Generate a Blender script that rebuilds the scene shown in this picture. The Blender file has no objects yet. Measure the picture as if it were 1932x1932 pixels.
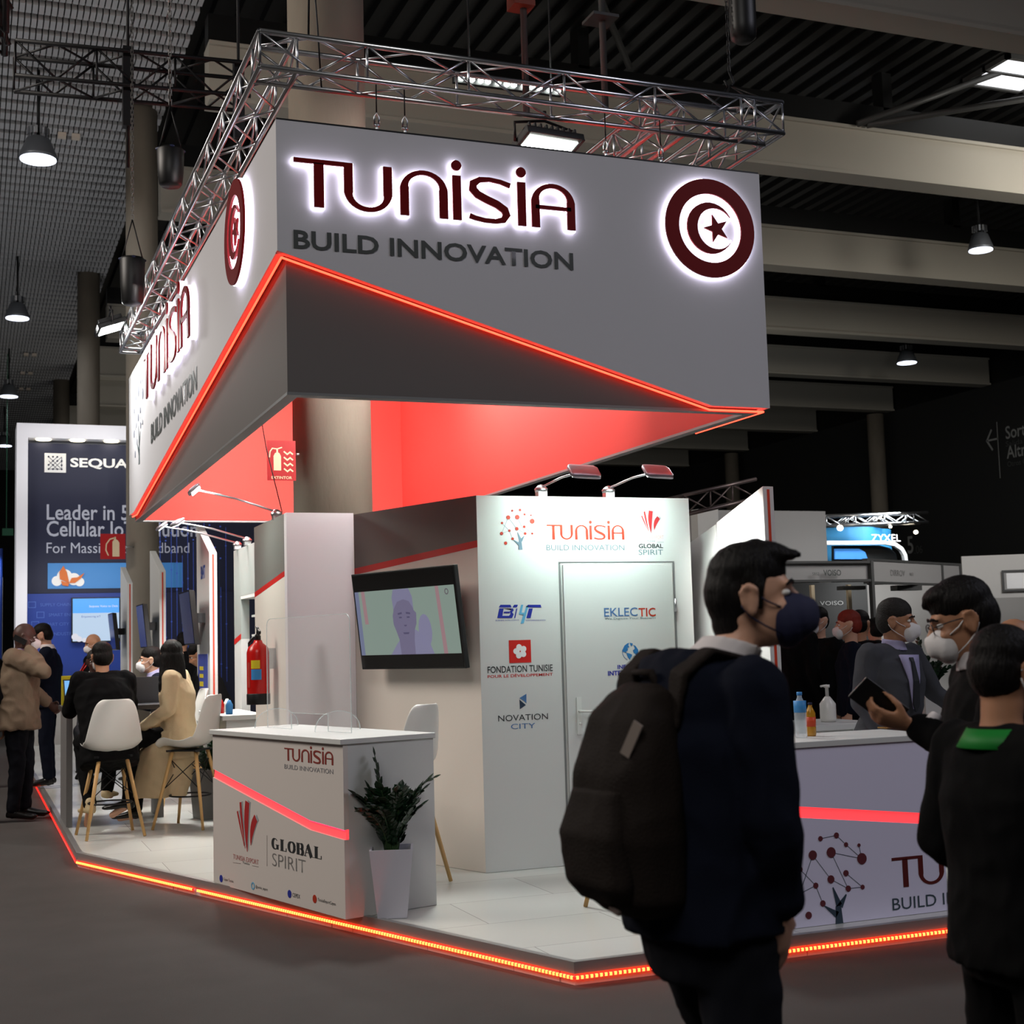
import bpy, bmesh, math, random
import numpy as np
from mathutils import Vector, Matrix, noise
random.seed(7)
PI = math.pi
C = bpy.context.scene.collection
SC = bpy.context.scene
# ---------------------------------------------------------------- camera
cam_d = bpy.data.cameras.new('camera'); cam = bpy.data.objects.new('camera', cam_d); C.objects.link(cam)
def cam_axes(yaw, p, r):
    f = Vector((math.sin(yaw)*math.cos(p), math.cos(yaw)*math.cos(p), math.sin(p)))
    rt = Vector((math.cos(yaw), -math.sin(yaw), 0)); up = rt.cross(f)
    return rt*math.cos(r)+up*math.sin(r), up*math.cos(r)-rt*math.sin(r), f
_r, _u, _f = cam_axes(math.radians(21.549), math.radians(5.524), math.radians(-1.63))
cam.matrix_world = Matrix(((_r.x,_u.x,-_f.x,0),(_r.y,_u.y,-_f.y,0),(_r.z,_u.z,-_f.z,1.52),(0,0,0,1)))
cam_d.sensor_width = 36; cam_d.lens = 36*2600/1932; cam_d.clip_end = 300
cam_d.dof.use_dof = True; cam_d.dof.focus_distance = 8.6; cam_d.dof.aperture_fstop = 5.6
SC.camera = cam
# ---------------------------------------------------------------- world, hall lights and added fills, exposure
w = bpy.data.worlds.new('hall_air'); SC.world = w; w.use_nodes = True
w.node_tree.nodes['Background'].inputs[0].default_value = (0.75, 0.8, 0.9, 1)
w.node_tree.nodes['Background'].inputs[1].default_value = 0.012
def area(name, loc, tgt, size, power, col=(1,1,1), size_y=None, spread=PI):
    l = bpy.data.lights.new(name, 'AREA'); l.energy = power; l.color = col; l.size = size; l.spread = spread
    if size_y: l.shape = 'RECTANGLE'; l.size_y = size_y
    o = bpy.data.objects.new(name, l); C.objects.link(o); o.location = loc
    d = Vector(tgt)-Vector(loc); o.rotation_euler = d.to_track_quat('-Z', 'Y').to_euler(); return o
def spot(name, loc, tgt, power, ang, col=(1,1,1), blend=.6, rad=.05):
    l = bpy.data.lights.new(name, 'SPOT'); l.energy = power; l.color = col; l.spot_size = ang; l.spot_blend = blend; l.shadow_soft_size = rad
    o = bpy.data.objects.new(name, l); C.objects.link(o); o.location = loc
    d = Vector(tgt)-Vector(loc); o.rotation_euler = d.to_track_quat('-Z', 'Y').to_euler(); return o
area('hall_and_fill_light', (-4, -3, 9.5), (-2, 3, 0), 5, 420, (1,.97,.93), 5)
area('hall_and_fill_light', (-8, 13, 9.5), (-2, 12, 0), 5, 1150, (1,.91,.82), 5)
area('hall_and_fill_light', (12, 0, 9.5), (8, 4, 0), 5, 360, (.86,.86,1), 5)
area('hall_and_fill_light', (19, 16.5, 9), (18.5, 20.5, 9.6), 1.5, 130, (1,.96,.88), 1.5)
area('hall_and_fill_light', (24, 14, 8.5), (22, 20, 10), 2, 130, (1,.95,.85), 2)
area('hall_and_fill_light', (-3, 26, 1.0), (-2, 28, 11), 12, 420, (.95,.97,1), 16)  # added uplight near the floor to brighten the slats, not a hall lamp
area('hall_and_fill_light', (15, 30, 6), (15, 24, 10), 12, 50, (1,.95,.86), 6)
area('hall_and_fill_light', (9, 40, 3.5), (10, 44, 10), 10, 150, (1,.95,.86), 8)  # added upward fill that lifts the far roof beams, no lamp of the hall
SC.view_settings.view_transform = 'Standard'; SC.view_settings.look = 'None'; SC.view_settings.gamma = 1; SC.view_settings.exposure = 0
SC.cycles.max_bounces = 6; SC.cycles.diffuse_bounces = 3; SC.cycles.glossy_bounces = 3; SC.cycles.transmission_bounces = 5; SC.cycles.transparent_max_bounces = 8
SC.cycles.caustics_reflective = False; SC.cycles.caustics_refractive = False; SC.cycles.sample_clamp_indirect = 4
# ---------------------------------------------------------------- materials
def lin(c): return tuple(((v/255)/12.92 if v <= 10 else (((v/255)+.055)/1.055)**2.4) for v in c)
def mat(name, rgb, rough=.6, metal=0, emis=None, es=0, noise_s=0, noise_a=.15, bump=0, bump_s=60, trans=0, alpha=1, ior=1.45, stretch=None, spec=None):
    m = bpy.data.materials.new(name); m.use_nodes = True; nt = m.node_tree; b = nt.nodes['Principled BSDF']
    col = (*lin(rgb), 1) if max(rgb) > 1 else (*rgb, 1)
    b.inputs['Base Color'].default_value = col; b.inputs['Roughness'].default_value = rough; b.inputs['Metallic'].default_value = metal
    b.inputs['IOR'].default_value = ior; b.inputs['Alpha'].default_value = alpha
    if spec is not None: b.inputs['Specular IOR Level'].default_value = spec
    if trans: b.inputs['Transmission Weight'].default_value = trans
    if emis: b.inputs['Emission Color'].default_value = (*lin(emis), 1); b.inputs['Emission Strength'].default_value = es
    tc = nt.nodes.new('ShaderNodeTexCoord'); mp = nt.nodes.new('ShaderNodeMapping'); nt.links.new(tc.outputs['Object'], mp.inputs[0])
    if stretch: mp.inputs['Scale'].default_value = stretch
    if noise_s:
        n = nt.nodes.new('ShaderNodeTexNoise'); n.inputs['Scale'].default_value = noise_s; n.inputs['Detail'].default_value = 4
        nt.links.new(mp.outputs[0], n.inputs['Vector'])
        mx = nt.nodes.new('ShaderNodeMix'); mx.data_type = 'RGBA'
        mx.inputs['A'].default_value = (*[v*(1-noise_a) for v in col[:3]], 1); mx.inputs['B'].default_value = (*[min(1, v*(1+noise_a)) for v in col[:3]], 1)
        nt.links.new(n.outputs['Fac'], mx.inputs['Factor']); nt.links.new(mx.outputs['Result'], b.inputs['Base Color'])
    if bump:
        n = nt.nodes.new('ShaderNodeTexNoise'); n.inputs['Scale'].default_value = bump_s; n.inputs['Detail'].default_value = 3
        nt.links.new(mp.outputs[0], n.inputs['Vector'])
        bp = nt.nodes.new('ShaderNodeBump'); bp.inputs['Strength'].default_value = bump; bp.inputs['Distance'].default_value = .01
        nt.links.new(n.outputs['Fac'], bp.inputs['Height']); nt.links.new(bp.outputs[0], b.inputs['Normal'])
    return m
M = {}
M['carpet'] = mat('carpet', (76,73,71), .97, noise_s=2.5, noise_a=.18, bump=.6, bump_s=350)
M['white'] = mat('white_laminate', (208,209,207), .55, noise_s=1.2, noise_a=.02)
M['white2'] = mat('white_vinyl_film', (220,211,202), .6, noise_s=1.5, noise_a=.02)
M['fascia'] = mat('white_fascia_board', (196,195,199), .7, noise_s=1.0, noise_a=.02)
M['darkgrey'] = mat('dark_grey_board', (98,94,92), .7, noise_s=1.5, noise_a=.03)
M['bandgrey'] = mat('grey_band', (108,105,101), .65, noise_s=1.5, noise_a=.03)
M['redband'] = mat('red_band', (196,30,22), .5, noise_s=2, noise_a=.03)
M['redwall'] = mat('red_fabric_wall', (222,64,56), .75, noise_s=1.5, noise_a=.03)
M['lipgrey'] = mat('grey_edge_trim', (128,130,130), .5, metal=.3, noise_s=4, noise_a=.05)
M['alu'] = mat('aluminium', (206,208,212), .28, metal=1, noise_s=20, noise_a=.06)
M['steelgrey'] = mat('painted_steel', (66,66,65), .5, noise_s=3, noise_a=.08)
M['black'] = mat('black_plastic', (12,12,13), .45, noise_s=10, noise_a=.1)
M['blacksteel'] = mat('black_steel', (22,22,24), .5, metal=.3, noise_s=10, noise_a=.1)
M['letter'] = mat('dark_red_acrylic', (112,6,8), .5, noise_s=4, noise_a=.03, spec=.15)
M['textgrey'] = mat('charcoal_lettering', (66,70,68), .5, noise_s=4, noise_a=.03)
M['ledred'] = mat('red_led_strip', (255,60,30), .4, emis=(255,52,34), es=9)
M['ledred2'] = mat('red_led_base', (255,40,24), .4, emis=(255,26,20), es=3)
M['ledredhot'] = mat('red_led_beads', (255,120,40), .4, emis=(255,100,44), es=8)
M['ledpink'] = mat('red_light_channel', (255,90,95), .4, emis=(255,60,66), es=1.25)
M['halo'] = mat('white_backlight', (255,255,255), .4, emis=(240,232,255), es=5)
M['lampglow'] = mat('lamp_glow', (255,255,255), .4, emis=(245,255,246), es=30)
M['highbay'] = mat('high_bay_glow', (255,255,255), .4, emis=(226,234,255), es=3.2)
M['concrete'] = mat('concrete', (126,117,104), .85, noise_s=3, noise_a=.28, bump=.3, bump_s=18, stretch=(1,1,.35))
M['beam'] = mat('painted_beam', (168,162,150), .6, noise_s=.6, noise_a=.08)
M['deck'] = mat('dark_roof_deck', (18,18,18), .5, metal=.2, noise_s=1, noise_a=.2)
M['slat'] = mat('perforated_slat', (186,186,188), .6, noise_s=2, noise_a=.06)
M['slatgap'] = mat('dark_void', (14,14,14), .9, noise_s=2, noise_a=.1)
M['hallwall'] = mat('dark_hall_wall', (34,34,33), .8, noise_s=.5, noise_a=.12)
M['navy'] = mat('navy_graphic', (14,20,52), .55, noise_s=.8, noise_a=.08)
M['blue'] = mat('blue_graphic', (26,56,140), .5, noise_s=.8, noise_a=.06)
M['skyblue'] = mat('sky_blue_graphic', (62,132,200), .5, noise_s=1, noise_a=.05)
M['wood'] = mat('beech_wood', (206,164,106), .45, noise_s=6, noise_a=.14, stretch=(6,6,.6))
M['shell'] = mat('white_plastic_shell', (228,226,220), .3, noise_s=3, noise_a=.02)
M['glass'] = mat('clear_acrylic', (255,255,255), .05, alpha=.09)
M['bottleplastic'] = mat('clear_bottle', (235,245,250), .05, alpha=.35)
M['acryl_edge'] = mat('frosted_acrylic_edge', (225,238,238), .3, alpha=.4)
M['green'] = mat('plant_green', (20,46,26), .3, noise_s=20, noise_a=.3)
M['stem'] = mat('plant_stem', (46,72,38), .4, noise_s=20, noise_a=.2)
M['soil'] = mat('soil', (24,18,14), .95, noise_s=40, noise_a=.4)
M['extred'] = mat('extinguisher_red', (196,24,20), .25, noise_s=4, noise_a=.04)
M['yellow'] = mat('yellow_label', (226,206,40), .5, noise_s=8, noise_a=.04)
M['labelblue'] = mat('blue_label', (60,140,206), .5, noise_s=8, noise_a=.04)
M['signwhite'] = mat('white_lettering', (235,235,235), .5, noise_s=8, noise_a=.02)
M['signcream'] = mat('cream_pictogram', (226,206,170), .5, noise_s=8, noise_a=.04)
M['signred'] = mat('red_sign', (176,18,22), .4, noise_s=8, noise_a=.04)
M['ctrlav'] = mat('lavender_laminate', (228,224,248), .5, noise_s=1.2, noise_a=.02)
M['greyfascia'] = mat('shell_scheme_grey', (150,148,146), .5, noise_s=2, noise_a=.03)
M['white3'] = mat('booth_white', (190,188,184), .6, noise_s=2, noise_a=.03)
def skin(name, rgb): return mat(name, rgb, .5, noise_s=30, noise_a=.06)
M['skin1'] = skin('fair_skin', (206,158,132)); M['skin2'] = skin('tan_skin', (178,128,98)); M['skin3'] = skin('dark_skin', (72,46,38))
M['hair'] = mat('black_hair', (16,13,12), .55, noise_s=60, noise_a=.4, bump=.6, bump_s=120, stretch=(1,1,.2), spec=.18)
M['hairgrey'] = mat('greying_hair', (44,42,40), .6, noise_s=60, noise_a=.4, bump=.5, bump_s=120, spec=.18)
M['navycloth'] = mat('navy_cloth', (14,18,31), .85, noise_s=5, noise_a=.12, bump=.2, bump_s=300, spec=.12)
M['blackcloth'] = mat('black_cloth', (9,9,10), .85, noise_s=5, noise_a=.15, bump=.2, bump_s=300, spec=.12)
M['greysuit'] = mat('grey_suit_cloth', (72,73,78), .85, noise_s=5, noise_a=.1, bump=.2, bump_s=300, spec=.12)
M['tancloth'] = mat('tan_cloth', (108,91,73), .8, noise_s=4, noise_a=.12, bump=.3, bump_s=150)
M['beige'] = mat('beige_wool', (206,182,146), .9, noise_s=4, noise_a=.06, bump=.3, bump_s=200)
M['trousers'] = mat('dark_trousers', (20,21,27), .85, noise_s=5, noise_a=.12, spec=.12)
M['shoe'] = mat('dark_leather', (14,12,11), .3, noise_s=8, noise_a=.1)
M['sneaker'] = mat('cream_sneaker', (200,180,140), .6, noise_s=8, noise_a=.06)
M['maskw'] = mat('white_mask', (226,222,222), .8, noise_s=12, noise_a=.03)
M['maskb'] = mat('navy_mask', (30,32,62), .8, noise_s=12, noise_a=.06)
M['shirt'] = mat('white_shirt', (222,214,214), .75, noise_s=12, noise_a=.03)
M['lavshirt'] = mat('lavender_shirt', (178,172,210), .75, noise_s=12, noise_a=.03)
M['tie'] = mat('charcoal_tie', (40,42,46), .6, noise_s=12, noise_a=.1)
M['pack'] = mat('dark_brown_backpack', (34,28,25), .75, noise_s=6, noise_a=.12, bump=.3, bump_s=200, spec=.12)
M['lanyard'] = mat('green_lanyard', (6,120,38), .6, noise_s=8, noise_a=.05)
M['eyew'] = mat('eye_white', (225,222,218), .2); M['eyed'] = mat('eye_dark', (20,14,10), .15)
M['lip'] = mat('lip', (150,90,80), .5)
M['screenblue'] = mat('bright_blue_screen', (20,60,140), .3, emis=(120,184,236), es=.95)
M['screenlight'] = mat('pale_screen', (60,60,60), .3, emis=(190,214,240), es=.9)
M['tabledark'] = mat('dark_table', (52,52,56), .4, noise_s=3, noise_a=.06)
M['tableleg'] = mat('grey_slab', (120,118,118), .5, noise_s=3, noise_a=.04)
# ---------------------------------------------------------------- mesh helpers
class MB:
    def __init__(s): s.v = []; s.f = []; s.mi = []; s.smooth = []
    def add(s, vs, fs, mi=0, sm=False):
        n = len(s.v); s.v += [tuple(v) for v in vs]
        for f in fs: s.f.append(tuple(n+i for i in f)); s.mi.append(mi); s.smooth.append(sm)
        return s
    def box(s, x0, x1, y0, y1, z0, z1, mi=0):
        vs = [(x,y,z) for z in (z0,z1) for y in (y0,y1) for x in (x0,x1)]
        return s.add(vs, [(0,2,3,1),(4,5,7,6),(0,1,5,4),(2,6,7,3),(0,4,6,2),(1,3,7,5)], mi)
    def obox(s, c, ax, ay, az, mi=0):   # centre and half-axis vectors
        c, ax, ay, az = Vector(c), Vector(ax), Vector(ay), Vector(az)
        vs = [c+ax*i+ay*j+az*k for k in (-1,1) for j in (-1,1) for i in (-1,1)]
        return s.add(vs, [(0,2,3,1),(4,5,7,6),(0,1,5,4),(2,6,7,3),(0,4,6,2),(1,3,7,5)], mi)
    def tube(s, pts, r, n=8, mi=0, closed=False):
        pts = [Vector(p) for p in pts]; R = r if isinstance(r, (list,tuple)) else [r]*len(pts)
        vs = []; m = len(pts); prev = None
        for i, p in enumerate(pts):
            if closed: t = pts[(i+1) % m]-pts[i-1]
            else: t = pts[min(i+1,m-1)]-pts[max(i-1,0)]
            t.normalize()
            if prev is None: a = t.orthogonal().normalized()
            else:
                a = prev-t*prev.dot(t); a = a.normalized() if a.length > 1e-6 else t.orthogonal().normalized()
            prev = a; b = t.cross(a)
            vs += [p+(a*math.cos(2*PI*k/n)+b*math.sin(2*PI*k/n))*R[i] for k in range(n)]
        fs = []
        for i in range(m if closed else m-1):
            j = (i+1) % m
            for k in range(n): k2 = (k+1) % n; fs.append((i*n+k, i*n+k2, j*n+k2, j*n+k))
        if not closed: fs += [tuple(range(n-1,-1,-1)), tuple((m-1)*n+k for k in range(n))]
        return s.add(vs, fs, mi, n > 4)
    def prism(s, poly, o, u, v, n, d0, d1, mi=0):   # 2D polygon in plane (o,u,v) extruded along n from d0 to d1
        o, u, v, n = map(Vector, (o,u,v,n)); k = len(poly)
        vs = [o+u*a+v*b+n*d0 for a,b in poly]+[o+u*a+v*b+n*d1 for a,b in poly]
        fs = [tuple(range(k-1,-1,-1)), tuple(range(k,2*k))]+[(i,(i+1)%k,k+(i+1)%k,k+i) for i in range(k)]
        return s.add(vs, fs, mi)
    def lathe(s, prof, c, n=24, mi=0, ax=(0,0,1)):
        c = Vector(c); q = Vector((0,0,1)).rotation_difference(Vector(ax).normalized()); vs = []
        for r, z in prof:
            for k in range(n): vs.append(c+q @ Vector((r*math.cos(2*PI*k/n), r*math.sin(2*PI*k/n), z)))
        fs = [(i*n+k, i*n+(k+1)%n, (i+1)*n+(k+1)%n, (i+1)*n+k) for i in range(len(prof)-1) for k in range(n)]
        fs += [tuple(range(n-1,-1,-1)), tuple((len(prof)-1)*n+k for k in range(n))]
        return s.add(vs, fs, mi, True)
    def ell(s, c, ax, ay, az, n=16, mi=0):  # ellipsoid with half-axis vectors
        c, ax, ay, az = Vector(c), Vector(ax), Vector(ay), Vector(az); m = n//2; vs = [c-az]
        for i in range(1, m):
            t = -PI/2+PI*i/m
            for k in range(n):
                a = 2*PI*k/n; vs.append(c+ax*math.cos(t)*math.cos(a)+ay*math.cos(t)*math.sin(a)+az*math.sin(t))
        vs.append(c+az); fs = [(0, 1+(k+1)%n, 1+k) for k in range(n)]
        for i in range(m-2):
            for k in range(n): a = 1+i*n; fs.append((a+k, a+(k+1)%n, a+n+(k+1)%n, a+n+k))
        a = 1+(m-2)*n; fs += [(a+k, a+(k+1)%n, len(vs)-1) for k in range(n)]
        return s.add(vs, fs, mi, True)
    def loft(s, secs, n=20, mi=0, p=2.0):   # secs: (centre, half-axis a, half-axis b)
        vs = []; m = len(secs)
        for c, a, b in secs:
            c, a, b = Vector(c), Vector(a), Vector(b)
            for k in range(n):
                t = 2*PI*k/n; cx, sx = math.cos(t), math.sin(t)
                vs.append(c+a*math.copysign(abs(cx)**(2/p), cx)+b*math.copysign(abs(sx)**(2/p), sx))
        fs = [(i*n+k, i*n+(k+1)%n, (i+1)*n+(k+1)%n, (i+1)*n+k) for i in range(m-1) for k in range(n)]
        fs += [tuple(range(n-1,-1,-1)), tuple((m-1)*n+k for k in range(n))]
        return s.add(vs, fs, mi, True)
    def cap(s, p0, p1, r0, r1, n=12):       # tapered limb with round ends
        p0, p1 = Vector(p0), Vector(p1); t = (p1-p0).normalized() if (p1-p0).length > 1e-6 else Vector((0,0,1)); a = t.orthogonal().normalized(); b = t.cross(a)
        secs = []
        for u in (.15,.5,.85): secs.append((p0-t*r0*math.cos(u*PI/2), a*r0*math.sin(u*PI/2), b*r0*math.sin(u*PI/2)))
        secs += [(p0, a*r0, b*r0), (p1, a*r1, b*r1)]
        for u in (.85,.5,.15): secs.append((p1+t*r1*math.cos(u*PI/2), a*r1*math.sin(u*PI/2), b*r1*math.sin(u*PI/2)))
        return s.loft(secs, n)
    def mesh(s, name, mats):
        me = bpy.data.meshes.new(name); me.from_pydata(s.v, [], s.f); me.update()
        for m in (mats if isinstance(mats, (list,tuple)) else [mats]): me.materials.append(m)
        me.polygons.foreach_set('material_index', s.mi); me.polygons.foreach_set('use_smooth', s.smooth)
        bm = bmesh.new(); bm.from_mesh(me); bmesh.ops.recalc_face_normals(bm, faces=bm.faces); bm.to_mesh(me); bm.free()
        return me
    def build(s, name, mats, parent=None, **k):
        o = bpy.data.objects.new(name, s.mesh(name, mats)); C.objects.link(o)
        if parent: o.parent = parent
        return tag(o, **k)
def tag(o, label=None, cat=None, group=None, kind=None):
    if label: o['label'] = label
    if cat: o['category'] = cat
    if group: o['group'] = group
    if kind: o['kind'] = kind
    return o
def thing(name, label, cat, loc=(0,0,0), rz=0, group=None):
    o = bpy.data.objects.new(name, None); C.objects.link(o); o.location = loc; o.rotation_euler = (0,0,rz); o.empty_display_size = .1
    return tag(o, label, cat, group)
def copy_tree(o, parent=None):
    c = o.copy(); C.objects.link(c)
    if parent: c.parent = parent
    for ch in list(o.children): copy_tree(ch, c)
    return c
def bevel(o, wd=.004, seg=2):
    m = o.modifiers.new('bevel', 'BEVEL'); m.width = wd; m.segments = seg; m.limit_method = 'ANGLE'; return o
def text(s, name, material, o, u, v, width=None, height=None, parent=None, depth=.002, bold=0, n=None, align='L', label=None, shear=0):
    """flat lettering: o = lower-left corner, u = reading direction, v = up"""
    cu = bpy.data.curves.new(name, 'FONT'); cu.body = s; cu.size = 1; cu.extrude = 0; cu.offset = bold; cu.shear = shear; cu.resolution_u = 3
    t = bpy.data.objects.new('t', cu); C.objects.link(t); dg = bpy.context.evaluated_depsgraph_get(); dg.update()
    me = bpy.data.meshes.new_from_object(t.evaluated_get(dg)); bpy.data.objects.remove(t); bpy.data.curves.remove(cu)
    co = np.zeros(len(me.vertices)*3); me.vertices.foreach_get('co', co); co = co.reshape(-1,3)
    x0, x1 = co[:,0].min(), co[:,0].max(); y0, y1 = co[:,1].min(), co[:,1].max()
    sy = height/(y1-y0) if height else width/(x1-x0); sx = width/(x1-x0) if width else sy
    o, u, v = Vector(o), Vector(u).normalized(), Vector(v).normalized(); nn = u.cross(v)
    ox = 0 if align == 'L' else -(x1-x0)*sx*(.5 if align == 'C' else 1)
    P = np.array([list(o+u*((a[0]-x0)*sx+ox)+v*((a[1]-y0)*sy)+nn*depth) for a in co])
    me.vertices.foreach_set('co', P.ravel()); me.update(); me.materials.clear(); me.materials.append(material)
    ob = bpy.data.objects.new(name, me); C.objects.link(ob)
    if parent: ob.parent = parent
    if label: ob['label'] = label
    return ob
# 2D shapes placed on a plane frame
class Fr:
    def __init__(s, o, u, v, n=None):
        s.o, s.u, s.v = Vector(o), Vector(u).normalized(), Vector(v).normalized(); s.n = Vector(n) if n else s.u.cross(s.v)
    def poly(s, mb, pts, d0=0, d1=.002, mi=0): mb.prism(pts, s.o, s.u, s.v, s.n, d0, d1, mi)
    def disc(s, mb, c, r, d0=0, d1=.002, mi=0, n=28, ry=None):
        mb.prism([(c[0]+r*math.cos(2*PI*k/n), c[1]+(ry or r)*math.sin(2*PI*k/n)) for k in range(n)], s.o, s.u, s.v, s.n, d0, d1, mi)
    def stroke(s, mb, pts, wd, d0=0, d1=.002, mi=0, ext=0, closed=False):
        """ribbon along a 2D path; wd number or list; extruded"""
        P = [Vector((p[0], p[1])) for p in pts]; m = len(P); W = list(wd) if isinstance(wd, (list,tuple)) else [wd]*m
        if ext and not closed:
            P[0] = P[0]+(P[0]-P[1]).normalized()*ext; P[-1] = P[-1]+(P[-1]-P[-2]).normalized()*ext
        L = []; R = []
        for i in range(m):
            a, b = (P[i-1] if (closed or i) else P[0]), (P[(i+1)%m] if (closed or i < m-1) else P[-1])
            t1 = (P[i]-a); t2 = (b-P[i])
            if t1.length < 1e-9: t1 = t2
            if t2.length < 1e-9: t2 = t1
            t1.normalize(); t2.normalize(); t = (t1+t2).normalized(); nn = Vector((-t.y, t.x)); k = 1/max(.5, nn.dot(Vector((-t1.y, t1.x))))
            L.append(P[i]+nn*W[i]/2*k); R.append(P[i]-nn*W[i]/2*k)
        f = lambda q, d: s.o+s.u*q.x+s.v*q.y+s.n*d
        vs = [f(q,d1) for q in L]+[f(q,d1) for q in R]+[f(q,d0) for q in L]+[f(q,d0) for q in R]; fs = []
        for i in range(m if closed else m-1):
            j = (i+1)%m; fs += [(i,j,m+j,m+i),(2*m+i,3*m+i,3*m+j,2*m+j),(i,2*m+i,2*m+j,j),(m+i,m+j,3*m+j,3*m+i)]
        if not closed: fs += [(0,m,3*m,2*m),(m-1,3*m-1,4*m-1,2*m-1)]
        mb.add(vs, fs, mi)
X, Y, Z = Vector((1,0,0)), Vector((0,1,0)), Vector((0,0,1))
def arc(c, rx, ry, a0, a1, n=14): return [(c[0]+rx*math.cos(math.radians(a0+(a1-a0)*i/n)), c[1]+ry*math.sin(math.radians(a0+(a1-a0)*i/n))) for i in range(n+1)]
# word TUNISIA in units of cap height; every letter is a list of strokes (points, widths)
SW, TH = .19, .095
def tun_letters():
    def vs(a, b, n, rx, ry, up):   # U / n form
        return None
    L = []
    L.append(('T', [([(0,.955),(1.05,.955)], TH), ([(.52,.93),(.52,0)], SW+.02)]))
    x = 1.14; w_ = .84
    u = [(x,1),(x,.38)]+[(x+w_/2-w_/2*math.cos(t), .38-.335*math.sin(t)) for t in np.linspace(.15, PI-.15, 15)]+[(x+w_,.38),(x+w_,1)]
    ww = [SW,SW]+[SW-(SW-TH)*math.sin(t)**.7 for t in np.linspace(.15, PI-.15, 15)]+[SW,SW]
    L.append(('U', [(u, ww)]))
    x = 2.34; w_ = .86
    u = [(x,0),(x,.60)]+[(x+w_/2-w_/2*math.cos(t), .60+.355*math.sin(t)) for t in np.linspace(.15, PI-.15, 15)]+[(x+w_,.60),(x+w_,0)]
    L.append(('n', [(u, ww)]))
    L.append(('i', [([(3.50,0),(3.50,.97)], SW), 'dot', (3.50,1.19)]))
    x0 = 3.75
    sp = [(x0+.97,.86),(x0+.75,.925),(x0+.5,.955),(x0+.27,.93),(x0+.13,.84),(x0+.115,.71),(x0+.22,.60),(x0+.42,.51),(x0+.66,.42),(x0+.83,.31),(x0+.87,.20),(x0+.80,.09),(x0+.62,.045),(x0+.38,.045),(x0+.16,.08),(x0+.03,.12)]
    sw = [.11,.10,.095,.12,.16,.17,.17,.17,.17,.17,.16,.13,.10,.095,.10,.11]
    L.append(('S', [(sp, sw)]))
    L.append(('i', [([(4.98,0),(4.98,.97)], SW), 'dot', (4.98,1.19)]))
    x = 5.30; w_ = .84
    u = [(x,0),(x,.60)]+[(x+w_/2-w_/2*math.cos(t), .60+.355*math.sin(t)) for t in np.linspace(.15, PI-.15, 15)]+[(x+w_,.60),(x+w_,0)]
    L.append(('A', [(u, ww), ([(x,.46),(x+w_,.46)], .085)]))
    return L          # total width about 6.24
TUN = tun_letters()
def tunisia(fr, h, wtot, parent, mtl, d0=0, d1=.002, halo=False):
    sx = wtot/6.235
    def em(mb, st, g, a, b):
        i = 0
        while i < len(st):
            if st[i] == 'dot':
                c = st[i+1]; fr.disc(mb, (c[0]*sx, c[1]*h), .115*sx+g, a, b, n=20, ry=.115*h+g); i += 2; continue
            pts, wd = st[i]; W = [q*sx+2*g for q in wd] if isinstance(wd, list) else wd*(h if abs(pts[0][1]-pts[-1][1]) < .01 else sx)+2*g
            fr.stroke(mb, [(p[0]*sx, p[1]*h) for p in pts], W, a, b, ext=g); i += 1
    if halo:
        for nm, st in TUN:
            mb = MB(); em(mb, st, 0, d0, d1); lo = mb.build('letter', mtl, parent)
            hb = MB(); em(hb, st, .006, .004, d0-.006); hb.build('backlight', M['halo'], lo)
    else:
        mb = MB()
        for nm, st in TUN: em(mb, st, 0, d0, d1)
        mb.build('lettering', mtl, parent)
def ring_strip(fr, mb, c, ro, ri, d0, d1, n=56, mi=0): fr.stroke(mb, [(c[0]+(ro+ri)/2*math.cos(2*PI*k/n), c[1]+(ro+ri)/2*math.sin(2*PI*k/n)) for k in range(n)], ro-ri, d0, d1, mi, closed=True)
def crescent(r, g=0, n=26):
    ro = .52*r+g; ri = .415*r-g; cx = .125*r
    # intersection angle
    xi = (ro*ro-ri*ri+cx*cx)/(2*cx); xi = min(xi, ro*.93); th = math.acos(xi/ro); th2 = math.atan2(ro*math.sin(th), xi-cx)
    a = [(ro*math.cos(t), ro*math.sin(t)) for t in np.linspace(th, 2*PI-th, n)]; b = [(cx+ri*math.cos(t), ri*math.sin(t)) for t in np.linspace(2*PI-th2, th2, n)]
    return a, b
def star(r, c, rot=PI, g=0):
    P = []
    for k in range(10):
        rr = (r+g*2) if k % 2 == 0 else (r*.4+g); t = rot+k*PI/5; P.append((c[0]+rr*math.cos(t), c[1]+rr*math.sin(t)))
    return P
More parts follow.
